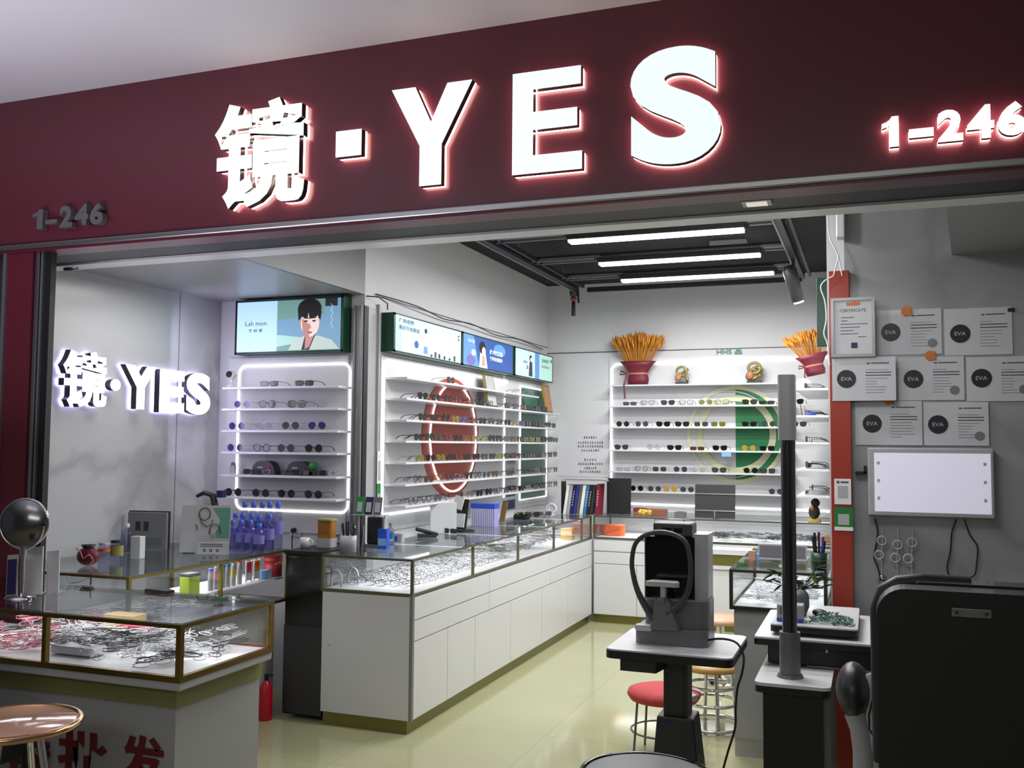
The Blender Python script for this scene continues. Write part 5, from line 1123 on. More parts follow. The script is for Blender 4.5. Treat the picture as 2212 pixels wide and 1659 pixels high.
MB().box(-.05, .05, -.01, .012, .02, h_at(p, 795, 1118), M_DARK).build('screen_back', t, .008); MB().rbox(-.05, .05, -.05, .06, 0, .02, M_GREY, .015).build('stand', t)
p = on(778, 1190); zsh = at(778, 1111, y=p.y+.1).z
t = thing('card_rack', 'clear shelf with payment cards standing above the pen holder on the long counter', 'card stand', (p.x, p.y+.1, CT))
zs_ = zsh-CT
MB().box(-.10, .10, -.03, .05, zs_-.004, zs_, M_LGREY).build('shelf_plate', t); MB().box(-.085, -.079, .02, .03, 0, zs_-.004, M_LGREY).box(.079, .085, .02, .03, 0, zs_-.004, M_LGREY).build('leg', t)
for k, (x, m1) in enumerate(((-.085, M_GREEN2), (-.028, M_NAVY), (.028, M_GREY))):
    MB().box(x, x+.05, -.004, 0, zs_, zs_+.10, m1, R=rotm(-.2)).build('payment_card', t); MB().box(x+.009, x+.041, -.008, -.005, zs_+.015, zs_+.07, M_PAPERG, R=rotm(-.2)).build('blank_window', t)
p = on(823, 1187)
o = MB().box(-.028, .028, -.02, .02, 0, h_at(p, 823, 1143), M_BLUE).box(-.026, .026, -.021, -.02, .02, .06, M_LBLUE).build('blue_carton', bevel=.002, loc=(p.x, p.y+.03, CT)); tag(o, 'blue carton beside the clear bottle on the long counter', 'carton')
def bottle(nm, x, y, z, h, r, mb_, mc, lab, grp=None, label_m=None, cat='bottle', neck=.35):
    t = thing(nm, lab, cat, (x, y, z), 0, grp)
    MB().lathe([(.001, 0), (r*.95, 0), (r, .01), (r*.97, h*.35), (r, h*.62), (r*.8, h*.76), (r*neck, h*.84), (r*neck, h*.9)], (0, 0, 0), mb_, 16).build('bottle_body', t)
    MB().lathe([(r*neck*1.15, h*.88), (r*neck*1.15, h), (r*neck*.9, h*1.01), (.001, h*1.012)], (0, 0, 0), mc, 14).build('cap', t)
    if label_m: MB().lathe([(r*1.012, h*.32), (r*1.012, h*.60)], (0, 0, 0), label_m, 18).build('bottle_label', t)
    return t
p = on(843, 1180); bottle('water_bottle', p.x, p.y, CT, h_at(p, 843, 1130), .022, M_BOTTLE, M_GREY, 'clear bottle with a teal label standing alone on the long counter', None, mat('teal label', (40, 110, 140), .5))
p = on(862, 1172); o = MB().rbox(-.03, .03, -.02, .02, 0, .055, M_LGREY, .01).box(-.02, .0, -.022, -.02, .01, .04, M_BLUE).build('tissue_pack', bevel=.004, loc=(p.x, p.y, CT)); tag(o, 'small grey pack with a blue mark right of the clear bottle', 'packet')
p = on(922, 1160)
t = thing('desk_phone', 'black handset lying on a low stand on the long counter', 'phone', (p.x, p.y, CT), .5)
MB().prism([(-.06, -.04), (.06, -.04), (.06, .04), (-.06, .04)], 0, .02, M_DARK).build('base', t, .004); MB().box(-.075, .075, -.02, .02, .022, .045, M_BLACK, R=rotm(0, .25)).build('handset', t, .008)
p = on(957, 1152)
o = MB().box(-.01, .01, -.09, .09, 0, h_at(p, 957, 1085), M_WHITE).build('white_display_board', bevel=.003, loc=(p.x, p.y, CT), rot=(0, 0, -.9)); tag(o, 'plain white upright board standing on the middle of the long counter', 'board')
p = on(996, 1148)
t = thing('display_stand', 'black easel stand holding white cards on the middle of the long counter', 'stand', (p.x, p.y, CT), -.3); hh = h_at(p, 996, 1070)
MB().box(-.07, .07, -.06, .06, 0, .012, M_BLACK).build('base', t); MB().box(-.055, .055, -.005, .005, .012, hh*.9, M_BLACK, R=rotm(-.16)).build('back_plate', t)
MB().box(-.045, .045, -.02, -.014, .03, hh*.5, M_WHITEP, R=rotm(-.16)).build('card_sheet', t); MB().box(-.05, .03, -.02, -.014, hh*.62, hh*.98, M_WHITEP, R=rotm(-.16, .2)).build('card_sheet', t)
d = glasses_meshes('narrow', F_BLK, L_BLK, .0022); put_glasses(d, (p.x-.0, p.y-.19, CT+.002), (0, 0, -.3), 'black sunglasses standing before the black easel stand of the long counter', 'sunglasses', None, 'sunglasses')
p = on(1036, 1138)
t = thing('lens_pack_box', 'blue topped clear box of thin packets on the long counter', 'box', (p.x+.02, p.y+.05, CT), .0); hh = h_at(p, 1036, 1088)
MB().box(-.09, .09, -.045, .045, 0, hh*.8, mat('pale violet packets', (150, 145, 205), .5)).build('packets', t); MB().box(-.093, .093, -.048, .048, hh*.8, hh, M_BLUE).build('lid', t)
g_ = MB()
for k in range(12): g_.box(-.088+.0148*k, -.084+.0148*k, -.047, -.045, .004, hh*.78, M_WHITEP)
g_.build('packet_edges', t)
p = on(1088, 1128)
t = thing('picture_frame', 'small gold edged frame leaning on the long counter behind the clear box', 'picture frame', (p.x, p.y, CT), -.9); hh = h_at(p, 1088, 1082)
MB().box(-.05, .05, -.006, .006, 0, hh, M_GOLD, R=rotm(-.2)).build('frame', t); MB().box(-.04, .04, -.01, -.0065, .01, hh-.01, M_WOOD, R=rotm(-.2)).build('picture', t)
p = on(1127, 1122)
t = thing('potted_succulent', 'low olive green plant in a black tray on the long counter', 'potted plant', (p.x, p.y, CT))
MB().rbox(-.06, .06, -.04, .04, 0, .035, M_BLACK, .015).build('tray_pot', t)
g_ = MB(); rg = random.Random(9)
M_LEAF = mat('olive leaf', (92, 100, 44), .5); M_DLEAF = mat('dark leaf', (30, 52, 34), .9, spec=.1)
def leaf(mb, base, d, l, w, m):
    d = Vector(d).normalized(); s_ = d.cross(Vector((0, 0, 1))); s_ = s_.normalized() if s_.length > .01 else Vector((1, 0, 0)); up = s_.cross(d); B = Vector(base)
    P = [B, B+d*l*.35+s_*w*.5+up*l*.06, B+d*l*.35-s_*w*.5+up*l*.06, B+d*l*.75+s_*w*.4, B+d*l*.75-s_*w*.4, B+d*l-up*l*.12, B+d*l*.4-up*.004, B+d*l*.75-up*.004]
    mb.add(P, [(0, 1, 6), (0, 6, 2), (1, 3, 7, 6), (6, 7, 4, 2), (3, 5, 7), (7, 5, 4)], m, True)
for k in range(26): a = rg.uniform(0, 2*PI); leaf(g_, (0.03*math.cos(a), .02*math.sin(a), .03), (math.cos(a), math.sin(a)*.7, rg.uniform(.4, 1.8)), rg.uniform(.03, .055), .018, M_LEAF)
g_.build('leaves', t)
for k, (x, y) in enumerate(((1150, 1119), (1162, 1116), (1176, 1117))):
    p = on(x, y); kd = ['black', 'clear silver', 'silver'][k]; fm, lm, th = KINDS[kd]
    put_glasses(glasses_meshes('wayfarer', fm, lm, th, fold=True), (p.x, p.y, CT+.004), (0, 0, .6), '%s lying at the far counter end, %s from plant' % (DESC[kd].split(' with')[0], ORD[k]), 'spectacles' if 'clear' in kd else 'sunglasses', 'glasses by the shell ornament', 'spectacles' if 'clear' in kd else 'sunglasses')
p = on(1192, 1112)
t = thing('white_shell_ornament', 'white looped ornament at the far end of the long counter', 'ornament', (p.x, p.y, CT))
g_ = MB(); g_.tube([((.02+.035*k/26)*math.cos(k*.4), .01*math.sin(k*.3), .05+(.02+.035*k/26)*math.sin(k*.4)*.9) for k in range(26)], .008, M_WHITE, 7).lathe([(.03, 0), (.03, .01)], (0, 0, 0), M_WHITE, 16); g_.build('looped_body', t)
# book row with a tray on top
yb_k = 7.93
t = thing('book_stand', 'black upright book stand with a grey shelf over the row of books', 'stand', (0, 0, 0))
x0, x1 = at(1212, 1110, y=yb_k).x, at(1306, 1110, y=yb_k).x; zt0 = at(1260, 1040, y=yb_k).z
MB().box(x0, x0+.008, yb_k+.0, yb_k+.12, CT, zt0, M_BLACK).build('left_upright', t); MB().box(x0, x1, yb_k-.02, yb_k+.14, zt0, zt0+.012, M_LGREY).build('top_shelf', t); MB().box(x0-.02, x1+.005, yb_k-.02, yb_k+.14, zt0+.03, zt0+.045, M_LGREY).build('top_shelf', t)
MB().box(x1-.008, x1, yb_k+.10, yb_k+.12, CT, zt0, M_BLACK).build('right_upright', t)
bk = [('white', M_WHITEP, .030), ('grey', M_LGREY, .030), ('navy', M_NAVY, .030), ('violet blue', mat('violet blue cover', (46, 44, 130), .5), .028), ('dark olive', mat('olive cover', (88, 88, 70), .5), .028), ('white ribbed', M_WHITEP, .032), ('light blue', mat('steel blue cover', (56, 112, 160), .5), .030), ('black', M_BLACK, .030), ('dark grey', M_DARK, .026), ('crimson', mat('crimson cover', (130, 18, 50), .5), .032)]
xx = x0+.012; tilt = .14
for k, (cn, m1, w_) in enumerate(bk):
    tl = tilt if k < 9 else .06; hh = (zt0-CT)*(.90 if k < 9 else .93)
    if k == 9: xx += .022
    t = thing('book', '%s book in the leaning row at the corner of the two counters' % cn, 'book', (xx, yb_k+.01, CT), 0, 'books at the counter corner', rot=(0, tl, 0))
    MB().box(0, w_*.86, 0, .16, .002, hh, m1).build('cover', t, .002); MB().box(.003, w_*.86-.003, .004, .162, .006, hh+.001-.004, M_WHITEP).build('pages', t)
    if k in (2, 6, 7, 9):
        g_ = MB()
        for q in range(6): g_.box(w_*.25, w_*.6, -.001, 0, hh*(.3+.09*q), hh*(.3+.09*q)+.012, M_LGREY)
        g_.build('spine_print', t)
    xx += w_
# --- rear counter
yr = 8.15
x0, x1 = at(1313, 1110, y=yr).x, at(1363, 1110, y=yr).x; zt0 = at(1335, 1033, y=yr).z
t = thing('black_folder', 'black upright board leaning beside the books on the rear counter', 'board', ((x0+x1)/2, yr, CT)); MB().box(-(x1-x0)/2, (x1-x0)/2, -.008, .008, 0, zt0-CT, M_BLACK, R=rotm(-.08)).build('board_face', t, .003); MB().box(-(x1-x0)/2-.006, -(x1-x0)/2, -.008, .01, 0, zt0-CT, M_LGREY, R=rotm(-.08)).build('pale_edge', t)
MB().box(-.01, .01, .01, .09, 0, .10, M_BLACK).build('back_strut', t)
p = at(1405, 1112, y=8.12)
t = thing('brown_gift_box', 'reddish brown box lying on the rear counter', 'box', (at(1405, 1110, y=8.2).x, 8.2, CT)); MB().box(-.14, .14, -.05, .05, 0, .05, mat('rust box', (140, 84, 62), .5)).build('box_body', t, .003); MB().box(-.14, -.04, -.052, .052, .03, .055, mat('wine ribbon', (120, 34, 50), .5)).build('ribbon', t)
o = MB(); rg = random.Random(2)
for k in range(9): o.ball((rg.uniform(-.04, .04), rg.uniform(-.02, .02), .02+rg.uniform(0, .025)), .022, .018, .018, M_YELL, 10, 6)
o = o.build('yellow_ruffle', loc=(at(1392, 1115, y=8.05).x, 8.05, CT)); tag(o, 'small yellow crumpled flower shape in front of the brown box', 'ornament')
o = MB().box(-.045, .045, -.04, .04, 0, .035, M_GREY).box(-.03, .03, -.03, .03, .035, .038, M_DARK).build('grey_case', bevel=.004, loc=(at(1470, 1113, y=8.15).x, 8.15, CT)); tag(o, 'flat dark grey case on the rear counter left of the black easel', 'case')
ye = 8.05
pa, pb, pc_, pd = at(1504, 1045, y=ye+.06), at(1590, 1045, y=ye+.06), at(1597, 1139, y=ye-.04), at(1512, 1138, y=ye-.04)
t = thing('black_easel_board', 'black board with silver cross bars leaning on a stand on the rear counter', 'board', (0, 0, 0))
zb_ = CT; sx_ = (pb.x+pa.x)/2; hw = (pb.x-pa.x)/2
MB().box(sx_-hw, sx_+hw, ye-.006, ye+.006, zb_+.0, pa.z, mat('slate board', (40, 40, 42), .5), R=rotm(-.12)).build('board_face', t, .003)
b = MB(); b.box(sx_-hw-.004, sx_+hw+.004, ye-.013, ye-.007, zb_+(pa.z-zb_)*.70, zb_+(pa.z-zb_)*.70+.008, M_STEEL, R=rotm(-.12), c=(sx_, ye, (zb_+pa.z)/2)); b.build('cross_bar', t)
b = MB(); b.box(sx_-hw-.004, sx_+hw+.004, ye-.013, ye-.007, zb_+(pa.z-zb_)*.20, zb_+(pa.z-zb_)*.20+.010, M_STEEL, R=rotm(-.12), c=(sx_, ye, (zb_+pa.z)/2)); b.build('cross_bar', t)
MB().box(sx_-.004, sx_+.004, ye-.013, ye-.007, zb_+.002, zb_+(pa.z-zb_)*.2, M_STEEL, R=rotm(-.12), c=(sx_, ye, (zb_+pa.z)/2)).build('short_bar', t)
MB().box(sx_-.02, sx_+.02, ye+.02, ye+.12, zb_, zb_+.12, M_DARK).build('back_strut', t)
# right rear: yellow base ornament on counter below right shelves
p = at(1752, 1125, y=8.0)
t = thing('dark_bust_ornament', 'small dark rounded ornament on a yellow base at the right of the rear counter', 'ornament', (-.44, 8.05, CT))
MB().rbox(-.05, .05, -.03, .03, 0, .02, M_YELL, .01).build('base', t); MB().ball((0, 0, .075), .045, .035, .055, M_DARK).ball((.01, -.01, .15), .035, .03, .035, M_BLACK).build('body', t); MB().ball((-.015, -.032, .11), .016, .01, .022, M_CLAY).build('pale_patch', t)
o = MB().rbox(-.07, .07, -.05, .05, 0, .05, mat('coral packets', (230, 120, 90), .5), .015).box(-.05, .03, -.052, -.05, .02, .045, M_YELL).build('coral_packet', bevel=.004, loc=(-.33, 8.12, CT-.18+.012)); tag(o, 'coral and yellow packets in the right end of the rear showcase', 'packet')
# --- small right showcase top
p = at(1785, 1232, z=CT); p = Vector((min(p.x, -.25), p.y, CT))
t = thing('green_pen_cup', 'dark green cup full of black pliers and pens beside the orange pilaster', 'pen holder', (p.x, p.y, CT))
MB().lathe([(.001, 0), (.036, 0), (.038, .085), (.034, .085), (.032, .004), (.001, .003)], (0, 0, 0), M_GREEN, 20).build('cup', t)
MB().lathe([(.0385, .045), (.0388, .052)], (0, 0, 0), M_GOLD, 20).build('gold_band', t)
for k in range(8):
    a = k*.8; MB().tube([(.012*math.cos(a), .012*math.sin(a), .01), (.028*math.cos(a), .028*math.sin(a), .14+.02*(k % 3))], .006, [M_BLACK, M_BLACK, M_DARK, M_BLUE][k % 4], 7).build('tool_handle', t)
p = at(1690, 1226, z=CT)
t = thing('laptop', 'open grey laptop screen standing on the small showcase counter', 'laptop', (at(1690, 1215, y=5.25).x, 5.25, CT)); hh = at(1690, 1188, y=5.25).z-CT
MB().box(-.125, .125, 0, .008, .005, hh+.03, M_LGREY, R=rotm(-.12)).build('lid', t, .004); MB().box(-.115, .115, -.003, 0, .015, hh+.02, M_GREY, R=rotm(-.12)).build('screen', t); MB().box(-.125, .125, -.02, .16, 0, .01, M_LGREY).build('keyboard_base', t, .003)
p = at(1612, 1222, z=CT); o = MB().box(-.018, .018, -.015, .015, 0, .05, mat('skin tone carton', (200, 150, 120), .5)).box(.02, .035, -.01, .01, 0, .035, M_LBLUE).build('small_carton', bevel=.002, loc=(max(p.x, -.62), 5.2, CT)); tag(o, 'tiny tan and blue carton left of the laptop on the small showcase', 'carton')
p = at(1655, 1200, z=CT)
# --- tray things
p = at(1710, 1329, z=tz2); py0 = ty0_+.10
t = thing('tissue_box', 'grey and blue tissue box on the white tray behind the pole', 'box', (at(1708, 1320, y=py0).x, py0, tz2)); MB().box(-.052, .052, -.04, .04, 0, .07, M_LGREY).build('box_body', t, .003); MB().box(-.053, .053, -.0415, -.04, .002, .016, M_BLUE).box(-.04, -.0, -.0415, -.04, .03, .06, M_GREY).build('print_band', t)
t = thing('potted_plant', 'dark leafy plant in a grey pot standing behind the pole on the white tray', 'potted plant', (at(1722, 1300, y=py0+.14).x, py0+.15, tz2))
MB().lathe([(.001, 0), (.035, 0), (.05, .04), (.048, .085), (.034, .11), (.030, .108), (.001, .10)], (0, 0, 0), M_GREY, 22).build('pot', t)
g_ = MB(); rg = random.Random(4)
for k in range(34):
    a = rg.uniform(0, 2*PI); e = rg.uniform(.1, 1.6); b0 = Vector((.02*math.cos(a), .02*math.sin(a), .11)); tip = b0+Vector((math.cos(a), math.sin(a), e))*rg.uniform(.03, .08)
    g_.tube([b0, tip], .0015, M_DLEAF, 4); leaf(g_, tip, (math.cos(a), math.sin(a), rg.uniform(-.9, .4)), rg.uniform(.05, .08), .036, M_DLEAF if k % 5 else mat('olive leaf', (92, 100, 44), .5))
g_.build('foliage', t)
o = MB(); rg = random.Random(8); x0 = at(1745, 1338, y=ty0_+.07).x; x1 = at(1840, 1338, y=ty0_+.07).x; Mt = mat('teal plastic bits', (44, 110, 88), .4)
for k in range(130):
    x = rg.uniform(x0, x1); y = rg.uniform(ty0_+.05, ty0_+.19); a = rg.uniform(0, 2*PI); z = tz2+.006+rg.random()*.028*(1-abs((x-(x0+x1)/2)/(x1-x0)*2)**2); r = rg.uniform(.006, .013)
    o.tube([(x+r*math.cos(a+q), y+r*math.sin(a+q)*.8, z+.005*math.sin(q*2+a)) for q in (0, 1.2, 2.4, 3.6)], .0022, Mt if k % 4 else M_LGREY, 4)
o = o.build('teal_plastic_pieces'); tag(o, 'small heap of teal and clear plastic pieces on the white tray', 'plastic pieces', kind='stuff')
o = MB().ball((0, 0, .016), .028, .05, .017, M_BLACK).build('computer_mouse', loc=(at(1771, 1310, y=ty0_+.22).x, ty0_+.24, tz2), rot=(0, 0, .5)); tag(o, 'small black rounded mouse behind the teal plastic pieces', 'mouse')
o = MB().box(-.025, .025, -.02, .02, 0, .03, M_BLACK).cyl((.02, 0, .006), .009, .018, M_DARK, 10).build('black_adapter', loc=(.012, sy0+.22, .735)); tag(o, 'small black adapter on the swing table right of the white tray', 'adapter')
# --- things on the alcove counter (left)
AT = CT
p = on(190, 1222)
t = thing('maroon_pouch', 'round maroon drawstring pouch with a pink ribbon on the alcove counter', 'pouch', (p.x, p.y, AT)); MB().ball((0, 0, .045), .058, .045, .045, M_WRAPF, 18, 10).lathe([(.02, .08), (.035, .10), (.02, .095)], (0, 0, 0), M_BLACK, 14).build('pouch_body', t)
MB().tube(sp([(-.03, -.046, .085), (0, -.05, .07), (.02, -.052, .04), (.05, -.05, .06), (.058, -.03, .03), (.04, -.045, .0)]), .003, M_PINK, 6).build('ribbon', t)
p = on(224, 1214)
t = thing('glass_jar', 'clear jar with an orange stripe on the alcove counter', 'jar', (p.x, p.y, AT)); hh = h_at(p, 224, 1172)
MB().lathe([(.001, 0), (.028, 0), (.03, hh*.8), (.024, hh*.86), (.024, hh*.9)], (0, 0, 0), M_BOTTLE, 16).build('jar_body', t); MB().lathe([(.026, hh*.88), (.026, hh), (.001, hh)], (0, 0, 0), M_LGREY, 16).build('lid', t); MB().lathe([(.0305, hh*.55), (.0305, hh*.68)], (0, 0, 0), M_ORANGE, 16).build('stripe', t)
p = on(252, 1212)
t = thing('cleaner_jar', 'clear jar with an olive yellow label and black lid on the alcove counter', 'jar', (p.x, p.y, AT)); hh = h_at(p, 252, 1172)
MB().lathe([(.001, 0), (.03, 0), (.03, hh)], (0, 0, 0), M_BOTTLE, 16).build('jar_body', t); MB().lathe([(.031, hh), (.031, hh+.012), (.001, hh+.012)], (0, 0, 0), M_BLACK, 16).build('lid', t); MB().lathe([(.0305, hh*.3), (.0305, hh*.85)], (0, 0, 0), mat('olive label', (150, 150, 80), .5), 16).build('jar_label', t)
p = on(237, 1200)
bottle('pump_dispenser', p.x, p.y+.12, AT, h_at(p, 237, 1135), .032, M_BOTTLE, M_WHITE, 'tall clear bottle with a white top behind the jars on the alcove counter')
p = on(297, 1206); o = MB().box(-.03, .03, -.02, .02, 0, h_at(p, 297, 1158), M_WHITE).build('white_carton', bevel=.003, loc=(p.x, p.y, AT)); tag(o, 'plain white carton in front of the grey device on the alcove counter', 'carton')
p = on(320, 1190)
t = thing('grey_device', 'grey flat panel device with a dark edge standing against the marble wall', 'device', (p.x-.05, p.y+.05, AT), .15); hh = h_at(p, 320, 1108)
MB().box(-.12, .12, -.01, .01, .0, hh, mat('device grey', (118, 118, 122), .4)).build('panel_face', t, .004); MB().box(-.125, .125, .01, .02, 0, hh+.006, M_DARK).build('dark_back', t)
g_ = MB()
for k in range(2): g_.box(-.07+.05*k, -.04+.05*k, -.012, -.01, hh*.5, hh*.75, M_DARK)
g_.box(-.09, .09, -.012, -.01, hh*.12, hh*.3, M_GREY); g_.build('controls', t)
p = on(385, 1168)
o = MB().box(-.05, .05, -.03, .03, 0, h_at(p, 385, 1122), M_BLACK).box(-.045, -.02, -.032, -.03, .005, .09, M_NAVY).box(-.04, .04, -.032, -.03, .085, .1, M_NAVY).build('navy_black_box', bevel=.003, loc=(p.x, p.y+.06, AT)); tag(o, 'black and navy box between the grey device and the face card', 'box')
p = on(445, 1195)
t = thing('acrylic_card_stand', 'standing card with a line drawn face on a teal ground, on the alcove counter', 'card stand', (p.x, p.y, AT), .35); hh = h_at(p, 445, 1092); ww = .14
MB().box(-ww, ww*.9, 0, .005, .004, hh, M_PAPERG, R=rotm(-.1)).build('card_sheet', t); MB().box(-ww*.3, ww*.9, -.03, -.001, 0, .06, M_PAPERG).build('lower_flap', t, .002)
g_ = MB()
def cf(pts, m, l): g_.add([rotm(-.1) @ (Vector((x*ww, -l, y*hh))-Vector((0, .002, hh/2)))+Vector((0, .002, hh/2)) for x, y in pts], [tuple(range(len(pts)))], m)
cf([(.2, .95), (.88, .95), (.88, .32), (.35, .32), (.5, .7)], mat('card teal', (84, 138, 120), .5), .001); g_.build('teal_ground', t)
g_ = MB()
def cl(pts, r): g_.tube([rotm(-.1) @ (Vector((x*ww, -.003, y*hh))-Vector((0, .002, hh/2)))+Vector((0, .002, hh/2)) for x, y in pts], r, M_BLACK, 5)
cl([(-.1+.22*math.cos(a), .82+.13*math.sin(a)) for a in [k*.45 for k in range(15)]], .0022); cl([(-.3, .8), (-.2, .62), (.05, .55), (.2, .62), (.22, .7)], .002); cl([(.1, .4), (.15, .55), (.35, .62), (.5, .55), (.55, .4)], .002); cl([(-.45, .6), (-.35, .55), (-.38, .48)], .002); cl([(.1, .5), (.25, .32), (.45, .5)], .0015)
g_.build('line_drawing', t)
g_ = MB()
for q in range(3): g_.lathe([(.009, 0), (.009, .001)], (.0+.035*q, -.030, .018), M_GREY, 14, R=rotm(PI/2))
for r_ in range(2):
    for q in range(10): g_.box(-.02+.012*q, -.012+.012*q, -.031, -.030, .038+.01*r_, .043+.01*r_, M_DARK)
g_.build('flap_print', t)
p = on(468, 1150)
p = at(462, 1100, y=4.58); t = thing('desk_lamp', 'black curved desk lamp rising behind the face card', 'lamp', (p.x-.03, 4.58, AT)); hh = h_at(p, 468, 1065)
MB().tube([(.06, 0, 0), (.06, 0, hh*.55), (.02, 0, hh*.95), (-.04, 0, hh), (-.09, 0, hh*.93)], [.02, .02, .018, .014, .01], M_BLACK, 10).build('arm', t); MB().cyl((.06, 0, 0), .05, .015, M_BLACK, 20).build('base', t)
MB().box(.06, .10, -.02, .02, hh*.92, hh*1.05, M_NAVY).build('navy_clip', t)
# bottles
M_CAP = mat('blue bottle cap', (44, 82, 190), .4); M_VIOL = mat('violet blue label', (120, 114, 186), .5)
caps = [(529, 1087), (548, 1087), (567, 1087), (583, 1087), (601, 1087), (509, 1112), (525, 1112), (544, 1114), (560, 1116), (582, 1114), (502, 1127), (521, 1127), (541, 1127), (560, 1135)]
bh_ = .215
for i, (x, y) in enumerate(caps):
    row = 'back' if i < 5 else ('middle' if i < 10 else 'front'); k = i if i < 5 else (i-5 if i < 10 else i-10)
    yy_ = {'back': 4.61, 'middle': 4.51, 'front': 4.41}[row]; c = at(x, y, y=yy_)
    bottle('water_bottle', c.x, yy_, AT, c.z-AT+.008, .029, M_BOTTLE, M_CAP, 'blue capped water bottle, %s from the left in the %s row on the alcove counter' % (ORD[k], row), 'blue capped water bottles', M_VIOL, neck=.42)
p = on(645, 1165)
t = thing('wall_socket', 'white wall socket with a black plug left of the black cabinet', 'socket', (at(640, 1145, y=YP-.001).x, YP, at(640, 1145, y=YP).z)); MB().box(-.04, .04, -.012, 0, -.04, .045, M_WHITE).build('face_plate', t, .003); MB().lathe([(.016, 0), (.014, .03)], (0, -.012, -.0), M_BLACK, 14, R=rotm(PI/2)).tube([(0, -.035, 0), (0, -.045, -.05), (0, -.04, -.14)], .004, M_BLACK, 6).build('plug', t)
p = at(715, 1170, y=4.78)
t = thing('amber_tin', 'glossy amber and brown tin on the black cabinet', 'tin', (-2.935, 4.82, .905)); MB().rbox(-.045, .045, -.035, .035, .05, .15, mat('amber lacquer', (150, 96, 24), .15), .015).rbox(-.05, .05, -.04, .04, .15, .16, mat('olive label', (150, 150, 80), .5), .015).build('tin_body', t); MB().rbox(-.05, .05, -.04, .04, 0, .05, M_LGREY, .015).build('lower_box', t)
p = at(693, 1180, y=4.7); o = MB().lathe([(.001, 0), (.026, 0), (.03, .06), (.028, .06), (.024, .004)], (0, 0, 0), M_WHITE, 18).tube([(.03, 0, .05), (.045, 0, .045), (.045, 0, .02), (.03, 0, .015)], .004, M_WHITE, 6).build('white_mug', loc=(-3.0, 4.70, .905)); tag(o, 'white mug on the near edge of the black cabinet', 'mug')
# --- inside the alcove showcase
zf = .62+.006+.002
ld = [(455, 'blue', M_BLUE, .11), (467, 'pink', M_PINK, .15), (481, 'blue and grey', M_BLUE, .12), (492, 'teal', mat('teal cap', (30, 110, 130), .4), .12), (504, 'yellow', M_YELL, .14), (517, 'orange', M_ORANGE, .13)]
t = thing('inner_shelf', 'white inner glass shelf of the alcove showcase carrying bottles', 'shelf'); zsf = at(520, 1262, x=ax1-.06).z
MB().box(ax1-.30, ax1-.02, at(415, 1262, x=ax1-.1).y, ay1-.03, zsf-.008, zsf, M_DECK).build('shelf_board', t)
for i, (x, cn, m1, hh) in enumerate(ld):
    q = at(x, 1250, x=ax1-.07); bottle('sample_bottle', ax1-.07, q.y, zsf, hh, .014, M_LGREY, m1, '%s capped slim bottle inside the alcove showcase, %s from the left' % (cn, ORD[i]), 'slim bottles in the alcove showcase', m1 if i in (1, 4) else None, neck=.8)
q = at(405, 1255, x=ax1-.07); o = MB().box(-.03, .03, -.04, .04, 0, .09, mat('lime box', (180, 205, 60), .5)).box(-.032, .032, -.042, .042, .09, .105, M_DARK).build('lime_box', bevel=.003, loc=(ax1-.08, q.y+.03, zsf)); tag(o, 'lime green box at the left of the bottles in the alcove showcase', 'box')
for i, x in enumerate((537, 554)):
    q = at(x, 1250, x=ax1-.07); hh = .15
    t = thing('hoop_pack', 'white arched pack with a %s patch in the alcove showcase' % ['crimson', 'orange'][i], 'packet', (ax1-.07, q.y, zsf), 0, 'arched packs in the alcove showcase')
    MB().tube([(0, .024*math.cos(a), hh*.8+.024*math.sin(a)) for a in [PI*k/10 for k in range(11)]], .005, M_WHITE, 6).tube([(0, .024, 0), (0, .024, hh*.8)], .005, M_WHITE, 6).tube([(0, -.024, 0), (0, -.024, hh*.8)], .005, M_WHITE, 6).build('arch', t)
    MB().box(-.004, .004, -.018, .018, .05, .11, [mat('crimson patch', (200, 50, 90), .4), M_ORANGE][i]).box(-.004, .004, -.018, .018, .01, .05, M_LGREY).build('patch', t)
q = at(596, 1240, x=ax1-.07); t = thing('red_tin', 'round red tin at the right end of the bottles in the alcove showcase', 'tin', (ax1-.09, q.y, zsf)); MB().lathe([(.001, 0), (.05, 0), (.05, .09), (.001, .09)], (0, 0, 0), mat('tin red', (196, 60, 60), .35), 24).build('tin_body', t); MB().lathe([(.052, .09), (.052, .125), (.001, .127)], (0, 0, 0), mat('lid red', (220, 84, 84), .35), 24).build('lid', t)
q = at(573, 1262, x=ax1-.06); o = MB().box(-.02, .02, -.03, .03, 0, .05, M_LBLUE).box(-.022, .022, -.01, .032, .0, .035, M_LGREY).build('blue_grey_packet', bevel=.002, loc=(ax1-.06, q.y, zsf)); tag(o, 'pale blue and grey packet before the red tin in the alcove showcase', 'packet')
stuff_heap('spectacle_rows', 'pale spectacle frames on the floor of the alcove showcase', 70, ax0+.3, ax1-.10, ay0+.12, ay1-.2, .63, ['silver', 'crystal', 'black'], .015)
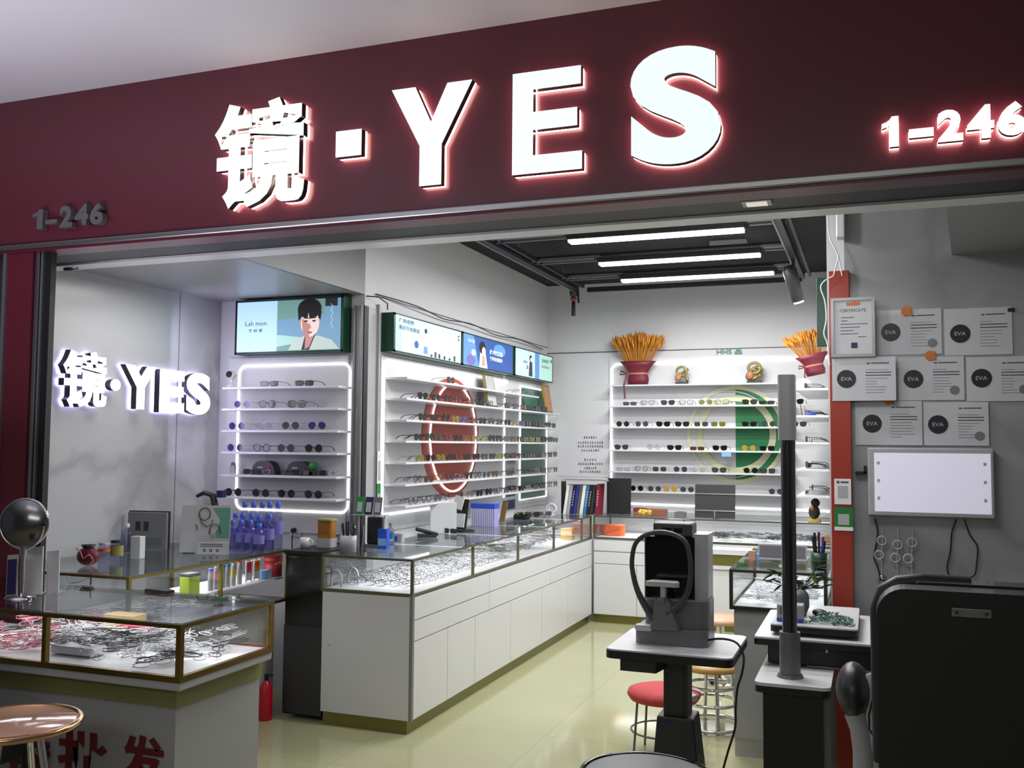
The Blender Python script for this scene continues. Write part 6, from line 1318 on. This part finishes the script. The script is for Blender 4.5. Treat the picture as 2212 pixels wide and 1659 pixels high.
# --- on the front left showcase
FT = .885+.0038+.0068
p = at(46, 1292, z=FT)
t = thing('round_mirror', 'round tilting table mirror on a chrome stem at the left edge', 'mirror', (p.x, p.y, FT)); c = at(45, 1130, y=p.y)
zc = c.z-FT
MB().lathe([(.055, 0), (.05, .008), (.02, .014), (.008, .02)], (0, 0, 0), M_CHROME, 28).build('base', t); MB().cyl((0, 0, .015), .009, zc-.09-.015, M_CHROME, 14).lathe([(.013, 0), (.013, .03)], (0, 0, zc-.12), M_CHROME, 14).build('stem', t)
R_ = rotm(PI/2-.05, 0, .35); rr = .093
MB().lathe([(.001, -.008), (rr-.004, -.008), (rr, 0), (rr-.004, .008), (.001, .008)], (0, 0, zc), mat('mirror glass', (130, 130, 132), .2, 1), 40, R=R_).build('mirror_disc', t)
pr_ = [Vector((0, 0, zc))+R_ @ Vector((rr*math.cos(2*PI*k/40), rr*math.sin(2*PI*k/40), 0)) for k in range(40)]; MB().tube(pr_, .005, M_CHROME, 8, closed=True).build('rim', t)
MB().tube([(rr*math.cos(a)*1.07, .0, zc+rr*math.sin(a)*1.07) for a in [PI+.0+PI*k/16 for k in range(17)]], .004, M_CHROME, 8).build('yoke', t)
MB().ball((rr*1.1, 0, zc), .01, .006, .008, M_BLACK).build('knob', t)
for i, (x, y, xt, w_, m1, m2, lab) in enumerate(((52, 1288, 1195, .022, M_LGREY, M_NAVY, 'violet edged grey card stand beside the mirror stem on the front showcase'), (84, 1282, 1180, .036, M_WHITEP, M_PAPERG, 'tall white leaning card stand on the front showcase'), (112, 1282, 1190, .026, M_WHITE, mat('deep teal card', (36, 74, 104), .5), 'clear stand with a deep teal card at the right of the front showcase cards'))):
    p = at(x, y, z=FT); hh = at(x, xt, y=p.y).z-FT
    t = thing('card_stand', lab, 'card stand', (p.x+.0, p.y-.06+.03*i, FT), .25, 'card stands by the round mirror'); MB().box(-w_, w_, 0, .006, .0, hh, m1, R=rotm(-.15, -.10)).build('card_sheet', t); MB().box(-w_*.8, w_*.8, -.004, 0, hh*.1, hh*(.45 if i else .9), m2, R=rotm(-.15, -.1)).build('print_area', t); MB().box(-w_, w_, -.01, .05, 0, .004, M_LGREY).build('foot', t)
p = at(345, 1278, z=FT); o = MB().prism([(-.06, -.02), (.06, -.03), (.075, 0), (.02, .03), (-.05, .02)], 0, .010, M_DARK).build('dark_flat_case', bevel=.003, loc=(p.x, p.y, FT)); tag(o, 'flat dark case lying on the glass of the front left showcase', 'case')
p = at(172, 1263, z=FT); 
o = MB().tube([(0, 0, .004), (.03, .01, .006), (.07, -.0, .02), (.10, .01, .03)], .002, M_STEEL, 5).tube([(.10, .01, .0), (.10, .01, .05)], .003, M_DARK, 5).tube([(0, 0, .004), (-.04, .02, .03)], .002, M_STEEL, 5).build('wire_display_rack', loc=(p.x-.05, p.y, FT)); tag(o, 'thin wire display rack on the glass of the front left showcase', 'rack')
p = at(505, 1295, z=FT-.0); 
o = MB().box(-.025, .025, -.003, .003, 0, .0015, M_WHITE).build('pen', loc=(p.x, p.y, FT)); tag(o, 'small white slip on the right of the front left showcase glass', 'paper slip')
c = at(105, 577, y=3.62); o = MB().box(-.02, .02, -.01, .01, -.012, 0, M_BLACK).tube([(.02, 0, -.008), (.06, 0, -.006), (.062, 0, .0)], .003, M_BLACK, 5).build('door_closer', loc=(-3.70, 3.62, 2.349)); tag(o, 'small black bracket under the beam at the top left of the opening', 'bracket')
